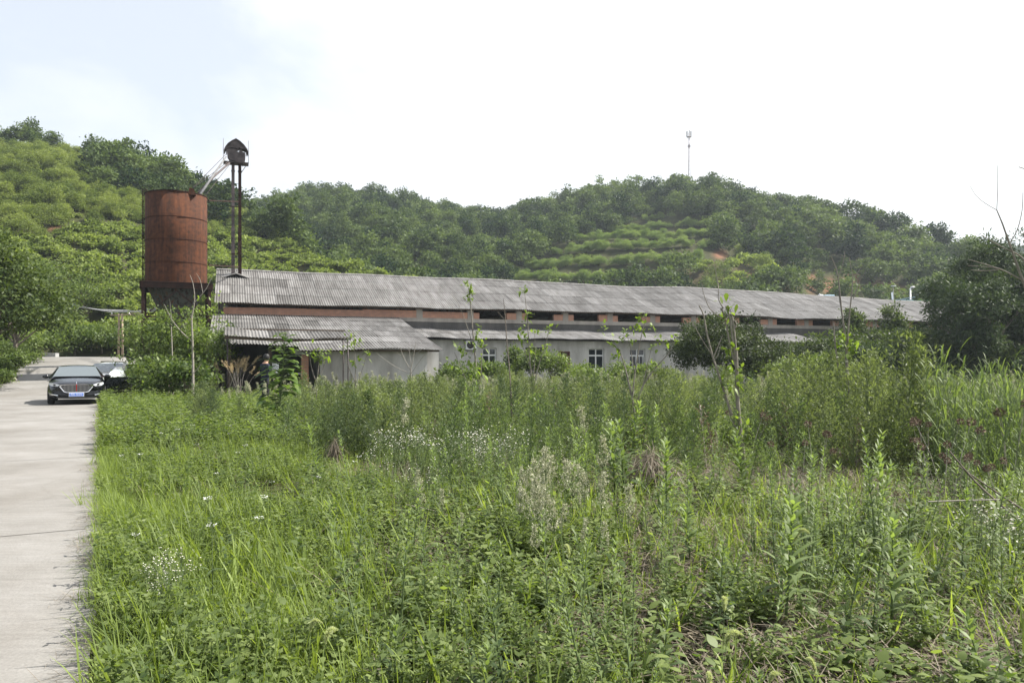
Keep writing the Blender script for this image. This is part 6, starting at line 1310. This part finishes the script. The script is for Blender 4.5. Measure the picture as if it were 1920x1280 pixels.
plants('cream_headed_weed', HC, wm, hc_, 'grey green weed topped with fluffy cream seed heads', 'weed', 'cream headed weeds in the near centre', tilt=.1)
FL = [fleabane(700 + i, h_, 5, 8, .0085) for i, h_ in enumerate((.7, .6, .8))]
fm = [M['weed'], M['stem'], M['petal'], M['yolk']]
fl_ = rnd(34, 720, 965, 9.0, 10.9, .5, .8) + [(310, 4.8, .4), (295, 4.9, .38), (330, 4.7, .4), (345, 5.0, .42), (300, 4.5, .36), (322, 4.6, .38), (285, 4.7, .4), (1860, 5.2, .65), (1845, 5.4, .6), (1890, 5.0, .6), (1830, 5.8, .6), (690, 9.4, .6), (725, 9.0, .55), (1150, 11.5, .8), (760, 8.0, .5), (800, 7.8, .5), (1500, 6.8, .4), (1540, 5.0, .3)] + rnd(10, 690, 1150, 8.5, 12, .45, .7)
plants('fleabane_plant', FL, fm, fl_, 'fleabane in flower with many small white daisies', 'wildflower', 'flowering fleabane plants', tilt=.05)
UM = [umbel(720 + i, h_) for i, h_ in enumerate((.5, .6, .42))]
um_ = [(338, 12.5), (350, 12.2), (390, 13.2), (362, 11.6), (330, 11.8), (300, 11.2), (322, 11.4), (262, 9.3), (242, 8.8), (290, 10.4), (375, 10.6), (440, 10.8), (437, 13), (404, 8.2), (465, 8.6), (498, 6.6), (585, 6.8), (463, 5.6), (426, 5.4), (478, 5.5), (650, 8.9), (672, 8.9), (400, 4.8), (254, 5.3), (1010, 9.4), (445, 9.5), (225, 14), (245, 15)]
plants('wild_carrot', UM, fm, um_, 'wild carrot with a flat white flower head in the roadside grass', 'wildflower', 'wild carrots in the roadside grass', smin=.85, smax=1.15)
FX = [foxtail(740 + i, h_) for i, h_ in enumerate((.8, .7, .9))]
fx_ = [(1352, 3.6, .52), (1340, 3.3, .46), (1330, 3.05, .36), (1425, 3.1, .36), (1545, 3.1, .4), (1470, 4.6, .62), (590, 3.4, .42), (575, 3.6, .4), (1190, 3.0, .3), (560, 3.0, .3), (1060, 4.6, .5)]
plants('foxtail_grass', FX, [M['grass'], M['stem'], M['foxtail']], fx_, 'foxtail grass stalk with a drooping furry head', 'grass stalk', 'foxtail grasses at the front', tilt=.04)
RE = [reed(760 + i, h_) for i, h_ in enumerate((1.7, 1.5, 1.9))]
re_ = [(1768, 10, 2.0), (1760, 10.6, 1.7), (1790, 11.5, 1.7), (1825, 12, 1.8), (1850, 11, 1.65), (1880, 10.5, 1.6), (1912, 10, 1.6), (1900, 12, 1.85), (1935, 11, 1.7), (1830, 10, 1.4)] + rnd(34, 1760, 1990, 8.5, 14, 1.15, 1.7)
plants('reed_clump', RE, [M['reed'], M['stem']], re_, 'clump of tall pale green reeds with arching blades at the right side', 'reeds', 'tall reeds at the right side')
TH = [thistle(780 + i, h_) for i, h_ in enumerate((1.0, 1.15, .9))]
th_ = [(1750, 7.6, 1.05), (1768, 7.4, .82), (1720, 6.6, .48), (1740, 8.0, 1.0), (1780, 8.2, 1.0), (1892, 8.8, 1.2), (1890, 7, .75), (1830, 7.2, .72), (1810, 7.6, .7), (1530, 8.4, .95), (1500, 8.2, .75), (1400, 11, .9)]
plants('dried_thistle', TH, [M['straw'], M['dry_twig'], M['brown_head']], th_, 'dried thistle stalks with brown burr heads in the right field', 'thistle', 'dried thistles in the right field')
# pampas like plumes, hay heaps, dry branches, verge stones
def plume(seed, h):
    r_ = np.random.default_rng(seed); S_, B, D = [], [], []
    for s in range(9):
        a = r_.uniform(-1.2, 1.2) + 3.14 * (r_.random() < .7); q = r_.uniform(.25, .65); hh = h * r_.uniform(.75, 1.05); tip = np.array([math.cos(a) * q * hh, math.sin(a) * q * hh, hh]); mid_ = tip * .6 + [-.05, 0, .12 * hh]; S_.append(([np.array([0, 0, -.05]), mid_, tip], [.008, .006, .003]))
        for j in range(60): u = r_.uniform(.0, 1); c = mid_ + (tip - mid_) * (.35 + .75 * u); B.append(c + r_.normal(0, .02, 3)); D.append((tip - mid_) / np.linalg.norm(tip - mid_) + r_.normal(0, .28, 3) + np.array([0, 0, -.25]))
    n = len(B); m_ = 50; a = r_.uniform(0, 6.28, m_); return join([leaves(np.array(B), np.array(D), r_.normal(0, 1, (n, 3)), .16, .018, 2, r_.uniform(0, 1, n)), stems(S_, 1, .5, 4), bentleaves(np.stack([r_.normal(0, .1, m_), r_.normal(0, .1, m_), 0 * a], 1), np.stack([np.cos(a) * .45, np.sin(a) * .45, 1 + 0 * a], 1), .9 * h * r_.uniform(.4, .9, m_), .014, .8, 0, r_.uniform(0, 1, m_), seg=5)])
plants('plume_grass', [plume(800, 2.1), plume(801, 1.9)], [M['straw'], M['dry_twig'], M['plume']], [(432, 34, 1.95), (450, 33.5, 1.75), (422, 35, 1.85)], 'tan feathery plume grass in front of the annex porch', 'plume grass', 'tan plume grasses by the annex')
def hay(seed, n, rx, ry, hz):
    r_ = np.random.default_rng(seed); v = sph(r_, n, 0.0); B = v * np.array([rx, ry, hz]) * r_.uniform(.6, 1, (n, 1)); D = np.stack([v[:, 0], v[:, 1], -.3 - .5 * r_.random(n)], 1) + r_.normal(0, .35, (n, 3)); return bentleaves(B, D, .3 * r_.uniform(.4, 1.2, n), .006, .3, 0, r_.uniform(0, .9, n), seg=2, prof=[.9, 1, .3])
for i, (px, Y_, rx, ry, hz_, n, lab) in enumerate(((1222, 9.2, .36, .3, .58, 2600, 'heap of dead matted hay hanging over a hollow in mid field'), (628, 11.4, .07, .07, .5, 500, 'small brown bundle of withered grass among the mugwort'), (1230, 6.4, .42, .3, .13, 900, 'flat patch of brown dead hay on the bare soil'), (1400, 5.2, .5, .35, .14, 900, 'flat spread of dry grey hay under the near horseweeds'))):
    o = link('hay_heap', np_mesh('hay_heap', hay(820 + i, n, rx, ry, hz_), [M['straw']]), loc=at(px, Y_)); tag(o, lab, 'hay')
def branch(label, pts, Y_, r0, r1, mat='bark'):
    P, rr__ = stroke(pts, Y_, r0, r1); w = P[0].copy(); o = link('dry_branch', np_mesh('dry_branch', stems([(P - w, rr__)], k=6), [M[mat]], True), loc=tuple(w)); tag(o, label, 'branch')
branch('long dark fallen branch slanting down under the brown burr heads', [(1780, 845), (1830, 905), (1880, 950), (1925, 985)], 6.6, .006, .012)
branch('second dark fallen branch crossing beside the long slanting one', [(1790, 868), (1850, 910), (1925, 960)], 6.9, .004, .01)
branch('pale fallen stick lying across the right field', [(1740, 940), (1800, 938), (1880, 936)], 6.3, .006, .006, 'dry_twig')
branch('bleached stick lying on bare soil below the hay patch', [(1362, 1118), (1385, 1108), (1398, 1095)], 5.4, .008, .004, 'dry_twig')
branch('dark charred stick half buried in dry hay', [(1440, 1108), (1490, 1118), (1550, 1132)], 5.0, .022, .014)
branch('slender bent stalk arching over the near left weeds', [(760, 945), (830, 960), (920, 1000), (975, 1030)], 7.0, .004, .006, 'dry_twig')
def boulder(seed, r_):
    g = np.random.default_rng(seed); mb = MB(); import bmesh
    bm = bmesh.new(); bmesh.ops.create_icosphere(bm, subdivisions=3, radius=r_)
    k = g.uniform(.6, 3, 3)
    for v in bm.verts: c = v.co / r_; f = 1 + .22 * math.sin(c.x * 3 + k[0] * 5) * math.cos(c.y * 4 + k[1] * 3) + .12 * math.sin(c.z * 7 + k[2] + c.x * 5); v.co = v.co * f; v.co.z *= .75; v.co.x *= 1.25
    me = bpy.data.meshes.new('boulder'); bm.to_mesh(me); bm.free(); me.materials.append(M['stone']); me.polygons.foreach_set('use_smooth', [True] * len(me.polygons)); return me
for i, (px, Y_, r_, lab) in enumerate(((12, 42, .38, 'large weathered boulder on the left verge under the tree'), (20, 43.5, .3, 'pale boulder beside the large one on the left verge'), (48, 54, .5, 'grey boulder where the left verge meets the junction'), (58, 56, .42, 'pale stone at the far end of the left verge'), (38, 52, .35, 'small stone half hidden in the left verge weeds'))):
    w = at(px, Y_); o = link('boulder', boulder(840 + i, r_), loc=(w[0], w[1], w[2] + .1)); tag(o, lab, 'boulder')
for i, (px, Y_, r_, h_, lab) in enumerate(((8, 46, 1.0, .55, 'weedy bush on the left verge between the boulders'), (35, 50, 1.1, .6, 'weedy bush further along the left verge'), (20, 55, 1.4, .8, 'verge bush in the shade of the second tree'), (-8, 44, .9, .5, 'verge bush at the foot of the leaning tree'), (28, 46.5, .9, .6, 'leafy verge bush spilling onto the road edge'), (52, 53.5, .8, .5, 'small verge bush at the corner of the junction'), (2, 41, .7, .35, 'low weeds bush nearest on the left verge'))):
    tree('verge_bush', lab, 'bush', at(px, Y_), r_, r_, h_, h_ * .8, .3, .03, 'shrub', 860 + i, nl=9, ncl=180, nlf=15, L=.15, Wd=.08, clr=.16, group='bushes on the left verge', zmin=-0.6)
